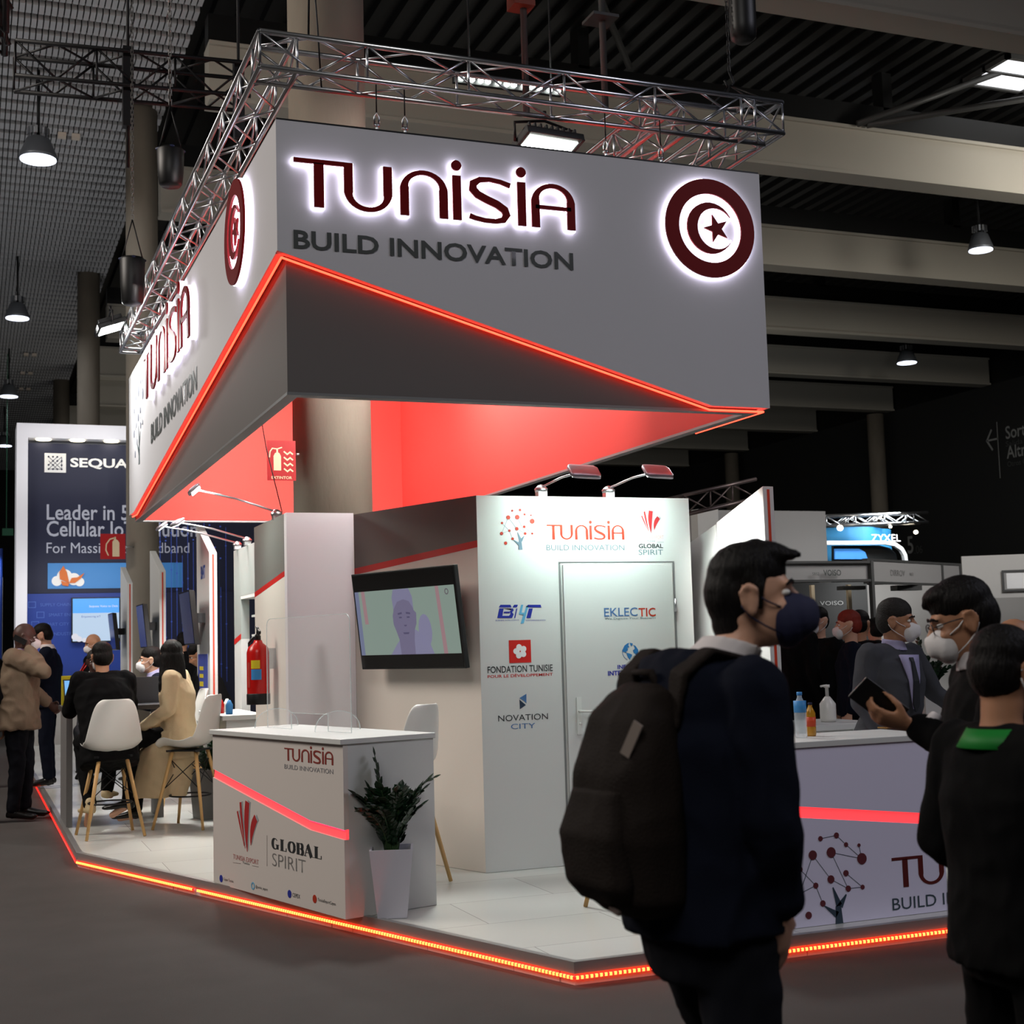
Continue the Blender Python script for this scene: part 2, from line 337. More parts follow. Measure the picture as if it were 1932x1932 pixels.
def emblem(fr, r, parent, d0, d1):
    def cres(mb, g, a, b):
        A, B = crescent(r, g); m = len(A); B = B[::-1]
        f = lambda q, d: fr.o+fr.u*q[0]+fr.v*q[1]+fr.n*d
        vs = [f(q,b) for q in A]+[f(q,b) for q in B]+[f(q,a) for q in A]+[f(q,a) for q in B]; fs = []
        for i in range(m-1): fs += [(i,i+1,m+i+1,m+i),(2*m+i,3*m+i,3*m+i+1,2*m+i+1),(i,2*m+i,2*m+i+1,i+1),(m+i,m+i+1,3*m+i+1,3*m+i)]
        fs += [(0,m,3*m,2*m),(m-1,3*m-1,4*m-1,2*m-1)]; mb.add(vs, fs)
    mb = MB(); ring_strip(fr, mb, (0,0), r, r*.70, d0, d1); o1 = mb.build('ring', M['letter'], parent)
    mb = MB(); ring_strip(fr, mb, (0,0), r+.006, r*.70-.006, .004, d0-.006); mb.build('backlight', M['halo'], o1)
    mb = MB(); cres(mb, 0, d0, d1); o2 = mb.build('crescent', M['letter'], parent)
    mb = MB(); cres(mb, .005, .004, d0-.006); mb.build('backlight', M['halo'], o2)
    mb = MB(); fr.poly(mb, star(.29*r, (.14*r,0)), d0, d1); o3 = mb.build('star', M['letter'], parent)
    mb = MB(); fr.poly(mb, star(.29*r, (.14*r,0), g=.004), .004, d0-.006); mb.build('backlight', M['halo'], o3)
def tree_logo(fr, s, parent, dots=None, trunk=None, lines=True):
    """network tree: round nodes above a forked trunk, s = height"""
    dots = dots or M['letter']; trunk = trunk or M['textgrey']
    N = [(.30,.97,.028),(.51,.99,.032),(.19,.80,.052),(.43,.81,.058),(.63,.88,.026),(.80,.86,.020),(.83,.71,.062),(.02,.66,.03),(.0,.40,.042),(.21,.47,.032),(.41,.52,.044),(.61,.57,.034),(.63,.40,.034),(.82,.40,.026),(.29,.27,.034),(.10,.16,.04)]
    mb = MB()
    for x, y, r in N: fr.disc(mb, (x*s,y*s), r*s, 0, .003, n=16)
    mb.build('tree_nodes', dots, parent)
    if lines:
        mb = MB()
        for a, b in ((0,1),(1,4),(4,6),(2,10),(3,12),(3,6),(7,9),(8,9),(9,14),(11,13),(12,13),(5,6),(10,12),(2,8)):
            fr.stroke(mb, [(N[a][0]*s,N[a][1]*s),(N[b][0]*s,N[b][1]*s)], .004*s+.0006, 0, .0015)
        mb.build('tree_lines', trunk, parent)
    mb = MB(); P = [(.44,0),(.545,0),(.525,.22),(.62,.33),(.515,.275),(.50,.26),(.46,.30),(.43,.44),(.455,.24),(.45,.155),(.36,.20),(.33,.24),(.38,.165),(.455,.11)]
    fr.poly(mb, [(x*s,y*s) for x,y in [(.44,0),(.545,0),(.525,.20),(.50,.26),(.455,.22),(.45,.12)]], 0, .003)
    for a, b, c in (((.50,.23),(.43,.43),.03),((.51,.22),(.60,.34),.03),((.47,.13),(.31,.24),.03)):
        fr.stroke(mb, [(a[0]*s,a[1]*s),(b[0]*s,b[1]*s)], [.075*s,.012*s], 0, .003)
    mb.build('tree_trunk', trunk, parent)
def ray(px, py): return (_r*((px-966)/2600)-_u*((py-966)/2600)+_f)
EYE = Vector((0,0,1.52))
def at(px, py, o, n):           # where a sight line meets a real plane of the place
    d = ray(px, py); o, n = Vector(o), Vector(n); return EYE+d*((o-EYE).dot(n)/d.dot(n))
def atY(px, py, y): return at(px, py, (0,y,0), Y)
def atZ(px, py, z): return at(px, py, (0,0,z), Z)
def atX(px, py, x): return at(px, py, (x,0,0), X)
# ================================================================ SETTING
o = MB().box(-30, 40, -8, 75, -.1, 0).build('floor', M['carpet'], kind='structure')
# right hall wall, far wall
MB().box(31.25, 31.6, -8, 75, 0, 9.62).build('wall_right', M['hallwall'], kind='structure')
MB().box(-30, 40, 75, 75.3, 0, 12).build('wall_back', M['hallwall'], kind='structure')
MB().box(31.25, 31.6, -8, 75, 9.62, 12).build('wall_upper', M['deck'], kind='structure')
# corrugated roof deck over the right bay: ribs run away from the camera
mb = MB(); x = 3.3; zt = 11.6
prof = []
while x < 31.3: prof += [(x, zt+.11), (x+.17, zt+.11), (x+.2, zt), (x+.37, zt)]; x += .40
vs = [(a, -6, b) for a, b in prof]+[(a, 75, b) for a, b in prof]; k = len(prof)
mb.add(vs, [(i, i+1, k+i+1, k+i) for i in range(k-1)]); mb.box(3.3, 31.3, -6, 75, 11.75, 11.85)
mb.build('ceiling', M['deck'], kind='structure')
# slatted acoustic ceiling over the left bay
mb = MB(); mb.box(-14, 3.2, 8, 75, 11.6, 11.7, 1)
yy = 16.0
while yy < 73:
    mb.box(-14, 3.15, yy, yy+.29, 11.16, 11.6, 1)
    vs = []; xx = -12.
    while xx < 3.1:      # ribbed light face
        mb.add([(xx,yy-.005,11),(xx+.072,yy-.005,11),(xx+.072,yy+.29,11),(xx,yy+.29,11)], [(0,1,2,3)], 0)
        mb.add([(xx,yy-.005,11),(xx+.072,yy-.005,11),(xx+.072,yy-.005,11.16),(xx,yy-.005,11.16)], [(0,1,2,3)], 0)
        xx += .09
    mb.box(-12, 3.1, yy+.001, yy+.288, 11.03, 11.16, 1)
    yy += .487
mb.build('ceiling_slats', [M['slat'], M['slatgap']], kind='structure')
# deep roof beams across the right bay
BY = [14.72, 20.16, 25.65, 31.1, 36.3, 41.4, 46.3, 51.5, 56.8]
ords = ['nearest', 'second', 'third', 'fourth', 'fifth', 'sixth', 'seventh', 'eighth', 'ninth']
for i, y in enumerate(BY):
    b = thing('roof_beam', f'deep pale painted roof beam crossing the dark roof bay, {ords[i]} from the camera', 'beam', (3.2, y-.5, 9.6), 0, 'pale roof beams over the right bay')
    MB().box(0, 28, .06, .44, .06, .84).build('web', M['beam'], b)
    MB().box(0, 28, 0, .5, 0, .06).build('bottom_flange', M['beam'], b); MB().box(0, 28, 0, .5, .84, .9).build('top_flange', M['beam'], b)
    MB().box(0, 28, .1, .4, .9, 1.35).box(6, 6.2, .1, .4, 1.3, 2).box(12, 12.2, .1, .4, 1.3, 2).box(18, 18.2, .1, .4, 1.3, 2).build('purlin_rail', M['deck'], b)
# round concrete columns along the bay line
cols = [('round concrete column rising through the lit canopy', 2.58, 10.25, .30, 11.6), ('tall concrete column behind the canopy, second in the row', 2.72, 24, .27, 11.05), ('concrete column left of the canopy, third in the row', 2.68, 35, .27, 11.05), ('far concrete column at the end of the row by the white booth', 2.86, 49, .27, 11.05)]
for lb, x, y, r, h in cols:
    n = 32; b0 = .099 if y < 24.1 else 0; mb = MB(); mb.lathe([(r,b0),(r,h)], (0,0,0), n)
    o = mb.build('concrete_column', M['concrete'], label=lb, cat='column', group='round concrete columns'); o.location = (x, y, 0)
# steel roof braces
for (a, b_, lb) in (((17.2,19.0,11.55),(14.5,19.6,10.5),'slim steel roof brace leaning right above the second beam'), ((21.5,17,11.55),(14.7,19.6,10.5),'long slanting steel brace running to the skylight'), ((9,15.2,11.5),(14.6,14.6,10.5),'steel roof brace sloping behind the truss corner'), ((5,13,11.55),(10.5,20.5,11.4),'long dark brace crossing the roof behind the column')):
    MB().tube([a, b_], .06, 8).build('roof_brace', M['steelgrey'], label=lb, cat='brace', group='steel roof braces')
# skylight in the deck
sk = thing('skylight', 'bright white roof skylight panes at the upper right', 'skylight', (16.9,18.4,11.56)); 
for a in ((0,1.25,.05,.55),(0,1.25,.62,1.15),(1.35,2.9,.05,.55),(1.35,2.9,.62,1.15)):
    MB().box(a[0],a[1],a[2],a[3],-.02,0).build('pane', mat('skylight_pane', (240,240,240), .4, emis=(248,250,255), es=1.6), sk)
MB().box(-.08,3.0,-.03,.05,-.05,.04).box(-.08,3.0,.55,.62,-.05,.04).box(-.08,3.0,1.15,1.22,-.05,.04).box(-.08,0,-.03,1.22,-.05,.04).box(1.25,1.35,-.03,1.22,-.05,.04).build('frame', M['steelgrey'], sk)
# high bay lamps
def highbay(loc, lb, r=.26, power=30, cone=True):
    t = thing('high_bay_lamp', lb, 'lamp', loc, 0, 'high bay lamps')
    MB().lathe([(r,0),(r*.98,.05),(r*.62,.32),(r*.4,.36)], (0,0,0), 28).build('lamp_shade', mat('lamp_shade', (120,124,130), .4, metal=.6), t)
    MB().lathe([(r*.93,-.02),(r*.93,.01)], (0,0,0), 28).build('diffuser', M['highbay'], t)
    mb = MB()
    for k in range(14): a = 2*PI*k/14; mb.obox((r*.55*math.cos(a), r*.55*math.sin(a), .44), (.012*math.cos(a),.012*math.sin(a),0), (-.02*math.sin(a),.02*math.cos(a),0), (0,0,.06))
    mb.build('heat_sink', M['alu'], t)
    MB().tube([(0,0,.36),(0,0,(10.98 if loc[0] < 3 else 11.58)-loc[2])], .025, 8).build('rod', M['blacksteel'], t)
    l = bpy.data.lights.new('bulb', 'AREA'); l.shape = 'DISK'; l.size = r*1.8; l.energy = power; l.color = (.92,.95,1); lo = bpy.data.objects.new('bulb', l); C.objects.link(lo); lo.parent = t; lo.location = (0,0,-.04)
    return t
highbay((.957,22.68,9.5), 'large round high bay lamp hanging under the slatted ceiling, nearest of its row', .30)
highbay((.98,33.75,9.5), 'round high bay lamp under the slatted ceiling, second of its row', .28)
highbay((1.05,44.1,9.5), 'round high bay lamp under the slatted ceiling, third of its row', .28)
highbay((1.15,54.5,9.5), 'small far high bay lamp above the white booth corner', .28)
highbay((19.56,22.5,9.45), 'high bay lamp hanging in the dark roof at right', .26, 25)
highbay((25.55,32.8,9.45), 'smaller high bay lamp farther back over the right hall wall', .30, 25)
for (px, py, lb) in ((130,255,'small pale double fitting on the slats above the big round lamp'),(57,668,'small twin ceiling fitting under the slats below the second lamp'),(50,703,'small flat twin ceiling fitting just above the third lamp'),(47,733,'lowest small twin fitting beside the third lamp')):
    p = atZ(px, py, 10.97); t = thing('ceiling_fitting', lb, 'fitting', p, 0, 'small twin ceiling fittings')
    for s in (-1, 1): MB().box(-.07+s*.12,.07+s*.12,-.07,.07,-.06,.02).build('fitting_box', mat('fitting_pale', (220,205,190), .5), t)
# wayfinding on the dark wall (direction sign, hall number)
fw = Fr((31.24,0,0), -Y, Z, -X)
sg = thing('direction_sign', 'dark wall sign with left arrow and exit wording', 'sign', (31.22,34.6,7.3))
def wtxt(s, px, py, px2, h, m, par, bold=0):
    a = atX(px, py, 31.244); b = atX(px2, py, 31.244); o = text(s, 'lettering', m, a, -Y, Z, height=h, width=abs(a.y-b.y)*1.0, depth=.004, bold=bold)
    o.parent = par; o.matrix_parent_inverse = par.matrix_world.inverted() if False else Matrix.Translation(-Vector(par.location)); return o
signm = mat('muted_sign_white', (150,150,146), .7); signd = mat('muted_sign_grey', (74,74,72), .7)
mb = MB(); a = atX(1862,832,31.2); 
mb2 = Fr((31.2,a.y,a.z), -Y, Z, -X)
mb2.stroke(mb, [(0,0),(.55,0)], .06); mb2.stroke(mb, [(.25,.34),(0,0),(.25,-.34)], .07)
mb2.stroke(mb, [(.52,.55),(.52,-1.3)], .035)
for o in (mb.build('arrow', signm),): o.parent = sg; o.matrix_parent_inverse = Matrix.Translation(-Vector(sg.location))
wtxt('Sortida', 1898, 829, 1962, .42, signm, sg, .01); wtxt('Salida Exit', 1898, 843, 1958, .17, signd, sg); wtxt('Altres', 1900, 866, 1955, .42, signm, sg, .01); wtxt('Otros Other', 1901, 881, 1958, .17, signd, sg)
hn = thing('hall_number', 'pale painted hall number on the dark wall beside the blue booth', 'sign', (31.22,41,4.3))
wtxt('5', 1713, 1045, 1724, .62, signm, hn, .01); wtxt('.06', 1726, 1045, 1741, .28, signd, hn)
# ================================================================ PLATFORM
pts = [(2.533,5.81),(7.2,5.81),(7.2,24.2),(.752,24.2),(.752,10.73)]
fm = mat('white_vinyl_floor', (214,216,212), .22, noise_s=1.3, noise_a=.025)
nt = fm.node_tree; bk = nt.nodes.new('ShaderNodeTexBrick'); bk.offset = .5; bk.inputs['Scale'].default_value = 1; bk.inputs['Mortar Size'].default_value = .0022; bk.inputs['Brick Width'].default_value = 1.25; bk.inputs['Row Height'].default_value = .62
bk.inputs['Color1'].default_value = (*lin((216,218,213)),1); bk.inputs['Color2'].default_value = (*lin((206,206,200)),1); bk.inputs['Mortar'].default_value = (*lin((150,148,144)),1)
tcn = [n for n in nt.nodes if n.type == 'TEX_COORD'][0]; nt.links.new(tcn.outputs['Object'], bk.inputs['Vector']); nt.links.new(bk.outputs['Color'], nt.nodes['Principled BSDF'].inputs['Base Color'])
pf = thing('stand_platform', 'low white raised exhibition floor edged with red light', 'platform', (0,0,0))
mb = MB(); mb.prism(pts, (0,0,0), X, Y, Z, .0, .098); mb.build('deck', fm, pf)
edge = [(7.2,5.81),(2.533,5.81),(.752,10.73),(.752,24.2)]
def offs(P, d):   # offset polyline outward (towards the aisle)
    out = []
    for i, p in enumerate(P):
        p = Vector(p); n = Vector((0,0))
        for a, b in ((i-1,i),(i,i+1)):
            if a >= 0 and b < len(P): t = (Vector(P[b])-Vector(P[a])).normalized(); n += Vector((-t.y,t.x))
        n.normalize(); out.append(p+n*d)
    return out
mb = MB(); A = offs(edge, .012); B_ = offs(edge, -.03)
for i in range(3):
    a0, a1, b0, b1 = A[i], A[i+1], B_[i], B_[i+1]
    for z0, z1 in ((.052,.104),):
        mb.add([(a0.x,a0.y,z0),(a1.x,a1.y,z0),(b1.x,b1.y,z0),(b0.x,b0.y,z0),(a0.x,a0.y,z1),(a1.x,a1.y,z1),(b1.x,b1.y,z1),(b0.x,b0.y,z1)], [(0,1,2,3),(4,5,6,7),(0,1,5,4),(2,3,7,6),(0,3,7,4),(1,2,6,5)])
mb.build('edge_trim', mat('edge_trim', (150,148,146), .35, metal=.4), pf)
O = offs(edge, .016)
for i, (a, b) in enumerate(((O[0],O[1]),(O[1],O[1].lerp(O[2],.655)),(O[1].lerp(O[2],.665),O[2]),(O[2],O[3]))):
    ls = MB(); ls.tube([(a.x,a.y,.036),(b.x,b.y,.036)], .0065, 8); lo = ls.build('light_strip', M['ledred2'], pf)
    if i < 3:
        bb = MB(); L = (b-a).length; t = (b-a)/L; s = .01
        nn = Vector((t.y,-t.x)); 
        if nn.dot(Vector((-1,-1))) < 0: nn = -nn
        while s < L-.01:
            p = a+t*s+nn*.006; bb.obox((p.x,p.y,.037), (t.x*.0055,t.y*.0055,0), (nn.x*.004,nn.y*.004,0), (0,0,.007)); s += .0235
        bb.build('light_beads', M['ledredhot'], lo, kind='stuff')
# ================================================================ CANOPY (hanging fascia)
YF, XL, XR, YB, ZT, ZB = 7.35, 1.558, 4.662, 15.0, 4.466, 2.945
ZTL = 4.53
cn = thing('hanging_canopy', 'large suspended white canopy with red lit edge and country name', 'canopy', (0,0,0))
ff = Fr((0,YF,0), X, Z, -Y); fl = Fr((XL,0,0), -Y, Z, -X); fr_ = Fr((XR,0,0), Y, Z, X); fb = Fr((0,YB,0), -X, Z, Y)
mb = MB(); ff.poly(mb, [(XL,3.72),(4.25,2.955),(XR,2.955),(XR,ZT),(XL,ZT)], -.05, 0); mb.build('front_panel', M['fascia'], cn)
mb = MB(); fl.poly(mb, [(-YB,3.0),(-14.55,2.99),(-YF-.0502,3.715),(-YF-.0502,ZT),(-YB,ZT)], -.05, 0); lp = mb.build('side_panel', M['fascia'], cn)
mb = MB(); fr_.poly(mb, [(YF+.0502,2.955),(8.1,2.955),(YB-.051,3.7),(YB-.051,ZT),(YF+.0502,ZT)], -.05, 0); mb.build('side_panel', M['fascia'], cn)
mb = MB(); fb.poly(mb, [(-XR,2.96),(-XL,3.0),(-XL,ZT),(-XR,ZT)], -.05, 0); mb.build('back_panel', M['fascia'], cn)
i1 = .06   # inner dark box
def ring4(mb, x0, x1, y0, y1, z0, z1, t): mb.box(x0,x1,y0,y0+t,z0,z1).box(x0,x1,y1-t,y1,z0,z1).box(x0,x0+t,y0+t,y1-t,z0,z1).box(x1-t,x1,y0+t,y1-t,z0,z1)
mb = MB(); ring4(mb, XL+i1, XR-i1, YF+i1, YB-i1, ZB, 3.95, .02); mb.build('inner_facet', M['darkgrey'], cn)
mb = MB(); ring4(mb, XL+i1+.021, XR-i1-.021, YF+i1+.021, YB-i1-.021, ZB+.004, 4.4, .03); mb.build('red_lining', M['redwall'], cn)
mb = MB(); ring4(mb, XL+i1-.003, XR-i1+.003, YF+i1-.003, YB-i1+.003, ZB-.018, ZB-.001, .07); mb.build('bottom_lip', M['lipgrey'], cn)
mb = MB(); ring4(mb, XL+.004, XR-.004, YF+.004, YB-.004, ZT+.001, ZT+.012, .05); mb.build('top_trim', M['blacksteel'], cn)
d = .028
for path in ([(XL+.03,YF+.035,3.72-d),(4.25,YF+.035,2.955-d+.008),(XR-.03,YF+.03,2.955-.02)], [(XR-.03,YF+.03,2.955-.02),(XR-.03,8.25,2.955-.02)], [(XL+.03,YF+.035,3.72-d),(XL+.03,14.5,2.99-d),(XL+.03,14.9,2.98)]):
    MB().tube(path, .0065, 8).build('light_strip', M['ledred'], cn)
# lettering on the front
s1 = Fr((1.645,YF-.0,3.971), X, Z, -Y); tunisia(s1, .272, 1.70, cn, M['letter'], .034, .046, halo=True)
text('BUILD INNOVATION', 'lettering', M['textgrey'], (1.648,YF-.001,3.738), X, Z, width=1.692, height=.107, parent=cn, depth=.004, bold=.022)
emblem(Fr((4.265,YF,4.066), X, Z, -Y), .314, cn, .034, .046)
s2 = Fr((XL,13.08,3.875), -Y, Z, -X); tunisia(s2, .43, 2.86, cn, M['letter'], .05, .066, halo=True)
text('BUILD INNOVATION', 'lettering', M['textgrey'], (XL-.001,13.02,3.475), -Y, Z, width=2.78, height=.185, parent=cn, depth=.004, bold=.022)
emblem(Fr((XL,8.36,4.115), -Y, Z, -X), .325, cn, .045, .06)
tree_logo(Fr((XL,14.45,3.42), -Y, Z, -X), .92, cn, dots=mat('node_grey', (120,124,140), .5), trunk=mat('trunk_grey', (96,106,110), .5))
# ---------------------------------------------------------------- box truss ring
def truss(mb, p0, p1, wv, hv, seg=.30, r=.017, rb=.008):
    """square truss: four chords with zig-zag braces. p0->p1 is the lower outer chord; wv width vector; hv height vector"""
    p0, p1, wv, hv = map(Vector, (p0,p1,wv,hv)); offsn = (Vector(), wv, hv, wv+hv)
    for o_ in offsn: mb.tube([p0+o_, p1+o_], r, 8)
    n = max(2, round((p1-p0).length/seg)); d = (p1-p0)/n
    for i in range(n):
        a = p0+d*i; b = p0+d*(i+1)
        for u, v in ((Vector(),hv),(wv,wv+hv),(Vector(),wv),(hv,hv+wv)):
            q = (a+u, b+v) if i % 2 else (a+v, b+u); mb.tube(q, rb, 5)
        if i % 2 == 0: mb.tube([a, a+hv], rb, 5); mb.tube([a+wv, a+wv+hv], rb, 5)
tr = thing('box_truss_ring', 'silver square aluminium truss ring hung above the white canopy', 'truss', (0,0,0))
TZ, TH_ = 4.76, .205
mb = MB(); truss(mb, (1.474,7.35,TZ), (4.86,7.35,TZ), (0,.21,0), (0,0,TH_)); mb.build('front_truss', M['alu'], tr)
mb = MB(); truss(mb, (1.474,7.35,TZ), (1.474,15.0,TZ), (.21,0,0), (0,0,TH_)); mb.build('side_truss', M['alu'], tr)
mb = MB(); truss(mb, (4.86,7.35,TZ), (4.86,15.0,TZ), (-.21,0,0), (0,0,TH_)); mb.build('side_truss', M['alu'], tr)
mb = MB(); truss(mb, (1.474,15.0,TZ), (4.86,15.0,TZ), (0,-.21,0), (0,0,TH_)); mb.build('back_truss', M['alu'], tr)
mb = MB(); truss(mb, (4.25,7.56,TZ), (4.25,15.0,TZ), (-.21,0,0), (0,0,TH_)); mb.build('cross_truss', M['alu'], tr)
# shackle cables between truss and canopy
for i, (x, y) in enumerate(((2.16,7.42),(2.33,7.42),(3.62,7.42),(4.0,7.42),(2.9,14.9),(4.6,14.9))):
    c = thing('hanging_cable', ['short black hanging cable left of the pair over the first letters','short black hanging cable right of the pair over the first letters','short cable with shackle beside the floodlight','short cable with shackle above the crescent emblem','rear hanging cable behind the canopy centre','rear hanging cable at the far right canopy corner'][i], 'cable', (x,y,ZT+.01), 0, 'cables between truss and canopy')
    MB().tube([(0,0,.12),(0,0,TZ-ZT)], .004, 6).build('cable', M['blacksteel'], c)
    MB().tube([(-.012,0,.05),(-.014,0,.1),(0,0,.125),(.014,0,.1),(.012,0,.05)], .006, 6).tube([(-.018,0,.05),(.018,0,.05)], .007, 6).tube([(0,0,0),(0,0,.06)], .008, 6).build('shackle', M['alu'], c)
# slings and hoists
def hoist(loc, ztop, lb, r=.11, h=.34, col='black', slings=()):
    t = thing('chain_hoist', lb, 'hoist', loc, 0, 'hoists and chain bags')
    MB().lathe([(r*.7,0),(r*.85,.02),(r*.95,h*.4),(r,h*.95),(r*.9,h)], (0,0,0), 18).build('chain_bag', M[col], t)
    MB().tube([(r,0,h*.97),(0,r,h*.97),(-r,0,h*.97),(0,-r,h*.97)], .012, 6, closed=True).build('bag_rim', mat('bag_rim_blue', (24,34,70), .5), t)
    mb = MB(); z = h+.03; k = 0
    zc = ztop-loc[2]
    for s in ((r*.8,0),(-r*.8,0)): mb.tube([(s[0],0,h),(0,0,h+.35)], .006, 5)
    mb.build('bag_strap', M['blacksteel'], t)
    mb = MB(); z = h+.35
    while z < zc and k < 900:
        if k % 2: mb.tube([(0,-.010,z),(0,.010,z),(0,.010,z+.05),(0,-.010,z+.05)], .004, 4, closed=True)
        else: mb.tube([(-.010,0,z),(.010,0,z),(.010,0,z+.05),(-.010,0,z+.05)], .004, 4, closed=True)
        z += .04; k += 1
    mb.build('chain', mat('chain_steel', (110,108,104), .4, metal=.8), t)
    for (a, b) in slings: MB().tube([a, b], .008, 6).build('sling', M['blacksteel'], t)
    return t
p = atY(322, 352, 10.6); hoist(p, 11.0, 'black chain bag with blue rim hanging left of the truss', .105, .30)
p = atY(250, 575, 12.3); hoist(p, 11.0, 'lower black chain bag hanging by the rear left column', .11, .42)
t = thing('motor_hoist', 'tall black motor hoist at the top above the right truss corner', 'hoist', (4.70,7.6,5.30))
MB().lathe([(.05,0),(.085,.03),(.09,.12),(.09,.95),(.07,1.0)], (.05,0,.16), 20).build('motor_body', M['black'], t)
mb = MB()
for k in range(34): z = -.06+k*.03; mb.tube([(-.07,-.008,z),(-.07,.008,z),(-.07,.008,z+.035),(-.07,-.008,z+.035)] if k % 2 else [(-.078,0,z),(-.062,0,z),(-.062,0,z+.035),(-.078,0,z+.035)], .003, 4, closed=True)
mb.build('chain', M['blacksteel'], t); MB().tube([(-.07,0,-.06),(-.04,0,-.13),(-.08,0,-.17),(-.11,0,-.12)], .01, 6).build('hook', M['blacksteel'], t)
for a in ((-.25,-.25),(.05,-.25),(-.25,-.04),(.24,-.04)): MB().tube([(-.07,0,-.15),(a[0],a[1],-.335)], .006, 6).build('sling', M['blacksteel'], t)
# slings at the front left corner
for (x, lb) in ((1.75,'thin wire sling rising from the front left truss corner'),):
    t = thing('wire_sling', lb, 'sling', (x,7.45,TZ)); MB().tube([(0,-.1,.2),(.04,0,.9),(.02,0,2.2)], .006, 6).build('wire', M['blacksteel'], t); MB().tube([(.12,.1,0),(.09,.05,.35),(.04,0,.9)], .005, 6).build('wire', M['blacksteel'], t)
# floodlights
def flood(loc, rz, tilt, lb, w_=.42, power=120, tgt=None):
    t = thing('floodlight', lb, 'floodlight', loc, rz, 'floodlights on the truss')
    R = Matrix.Rotation(tilt, 3, 'X')
    def q(v): return R @ Vector(v)
    mb = MB(); mb.obox((0,0,.0), q((w_/2,0,0)), q((0,.15,0)), q((0,0,.022))); b = bevel(mb.build('housing', M['black'], t), .006)
    mb = MB()
    for k in range(9): mb.obox(q((-w_*.4+k*w_*.1,0,.045)), q((.006,0,0)), q((0,.12,0)), q((0,0,.024)))
    mb.build('cooling_fins', M['black'], t)
    mb = MB(); mb.obox(q((0,0,-.024)), q((w_*.42,0,0)), q((0,.115,0)), q((0,0,.003))); mb.build('lens', M['lampglow'], t)
    mb = MB(); mb.obox(q((0,.14,-.022)), q((w_/2,0,0)), q((0,.01,0)), q((0,0,.004))); mb.obox(q((w_/2-.01,0,-.022)), q((.01,0,0)), q((0,.15,0)), q((0,0,.004))); mb.obox(q((-w_/2+.01,0,-.022)), q((.01,0,0)), q((0,.15,0)), q((0,0,.004))); mb.build('bezel', M['blacksteel'], t)
    MB().tube([q((-w_/2-.01,0,0)), (-w_/2-.01,0,.12), (0,0,.16), (w_/2+.01,0,.12), q((w_/2+.01,0,0))], .01, 6).tube([(0,0,.16),(0,0,.22)], .015, 6).build('bracket', M['blacksteel'], t)
    return t
flood((3.30,7.62,4.60), math.radians(6), math.radians(-14), 'black floodlight glowing white under the front truss', .40)
flood((1.32,14.45,4.90), math.radians(90), math.radians(-20), 'black floodlight glowing at the far left end of the truss', .42)
area('flood_beam', (3.3,7.66,4.55), (3.3,12.5,3.2), .3, 140, (1,.96,.93), spread=1.7)
area('flood_beam', (3.6,12.0,4.55), (4.7,11.3,3.2), .4, 60, (1,.96,.93), spread=3.0)
area('flood_beam', (2.3,12.8,4.55), (2.6,15.2,3.0), .4, 55, (1,.96,.93), spread=3.0)
spot('flood_beam', (.95,14.5,4.75), (1.56,13.9,4.1), 190, 2.1, (1,1,.97), .9, .12)
# LED bar seen through the truss (hall luminaire beyond)
lb_ = thing('luminaire_strip', 'row of small bright lamps seen through the front truss', 'lamp', atY(968,160,14.0))
for k in range(12):
    MB().ell((-.62+k*.105+(.02 if k%3 else 0),0,-.0*k), (.035,0,0), (0,.03,0), (0,0,.03), 10).build('bulb', M['lampglow'], lb_)
MB().box(-.7,.62,.03,.09,-.04,.05).tube([(-.5,.06,0),(-.5,.06,11.5-lb_.location.z)], .012, 6).tube([(.5,.06,0),(.5,.06,11.5-lb_.location.z)], .012, 6).build('rail', M['blacksteel'], lb_)
# black rigging truss at upper left
br = thing('black_rigging_truss', 'black lattice rigging truss under the slatted ceiling', 'truss', (0,0,0))
mb = MB(); truss(mb, (.35,13.2,6.95), (2.55,13.2,7.02), (0,.4,0), (0,0,.34), .34, .022, .012); mb.build('cross_truss', M['blacksteel'], br)
mb = MB(); truss(mb, (-.25,12.4,7.0), (-.25,12.4,9.5), (.5,0,0), (0,.5,0), .42, .03, .015); mb.build('tower_truss', M['blacksteel'], br)
mb = MB()
for k in range(22):
    a = random.uniform(0,6.28); mb.tube([(0+random.uniform(-.2,.2),12.6,7.3+random.uniform(0,.6)),(random.uniform(-.3,.3),12.6,6.9+random.uniform(0,.5))], .03, 5)
mb.build('cable_bundle', M['black'], br)
for i, (x, y) in enumerate(((1.38,13.3),(2.45,13.3))):
    MB().tube([(x,y,6.2),(x,y,11)], .015, 6).box(x-.05,x+.05,y-.05,y+.05,6.6,7.4).build('drop_rod', M['blacksteel'], br)
for i, (px, py, y) in enumerate(((983,12,10),(1133,40,12))):
    p = atY(px, py, y); t = thing('rigging_rod', ['orange topped rigging rod at the top centre','grey rigging plate and rod hanging at the top right of centre'][i], 'rigging', p)
    MB().tube([(.02,0,-.9),(.02,0,11.5-p.z)], .03 if i == 0 else .035, 8).build('rod', M['steelgrey'], t)
    MB().box(-.09,.09,-.09,.09,-.02,.25).build('head', mat('rig_orange', (120,44,18), .5) if i == 0 else M['steelgrey'], t) if i == 0 else MB().box(-.14,.14,-.14,.14,0,.03).build('plate', M['steelgrey'], t)
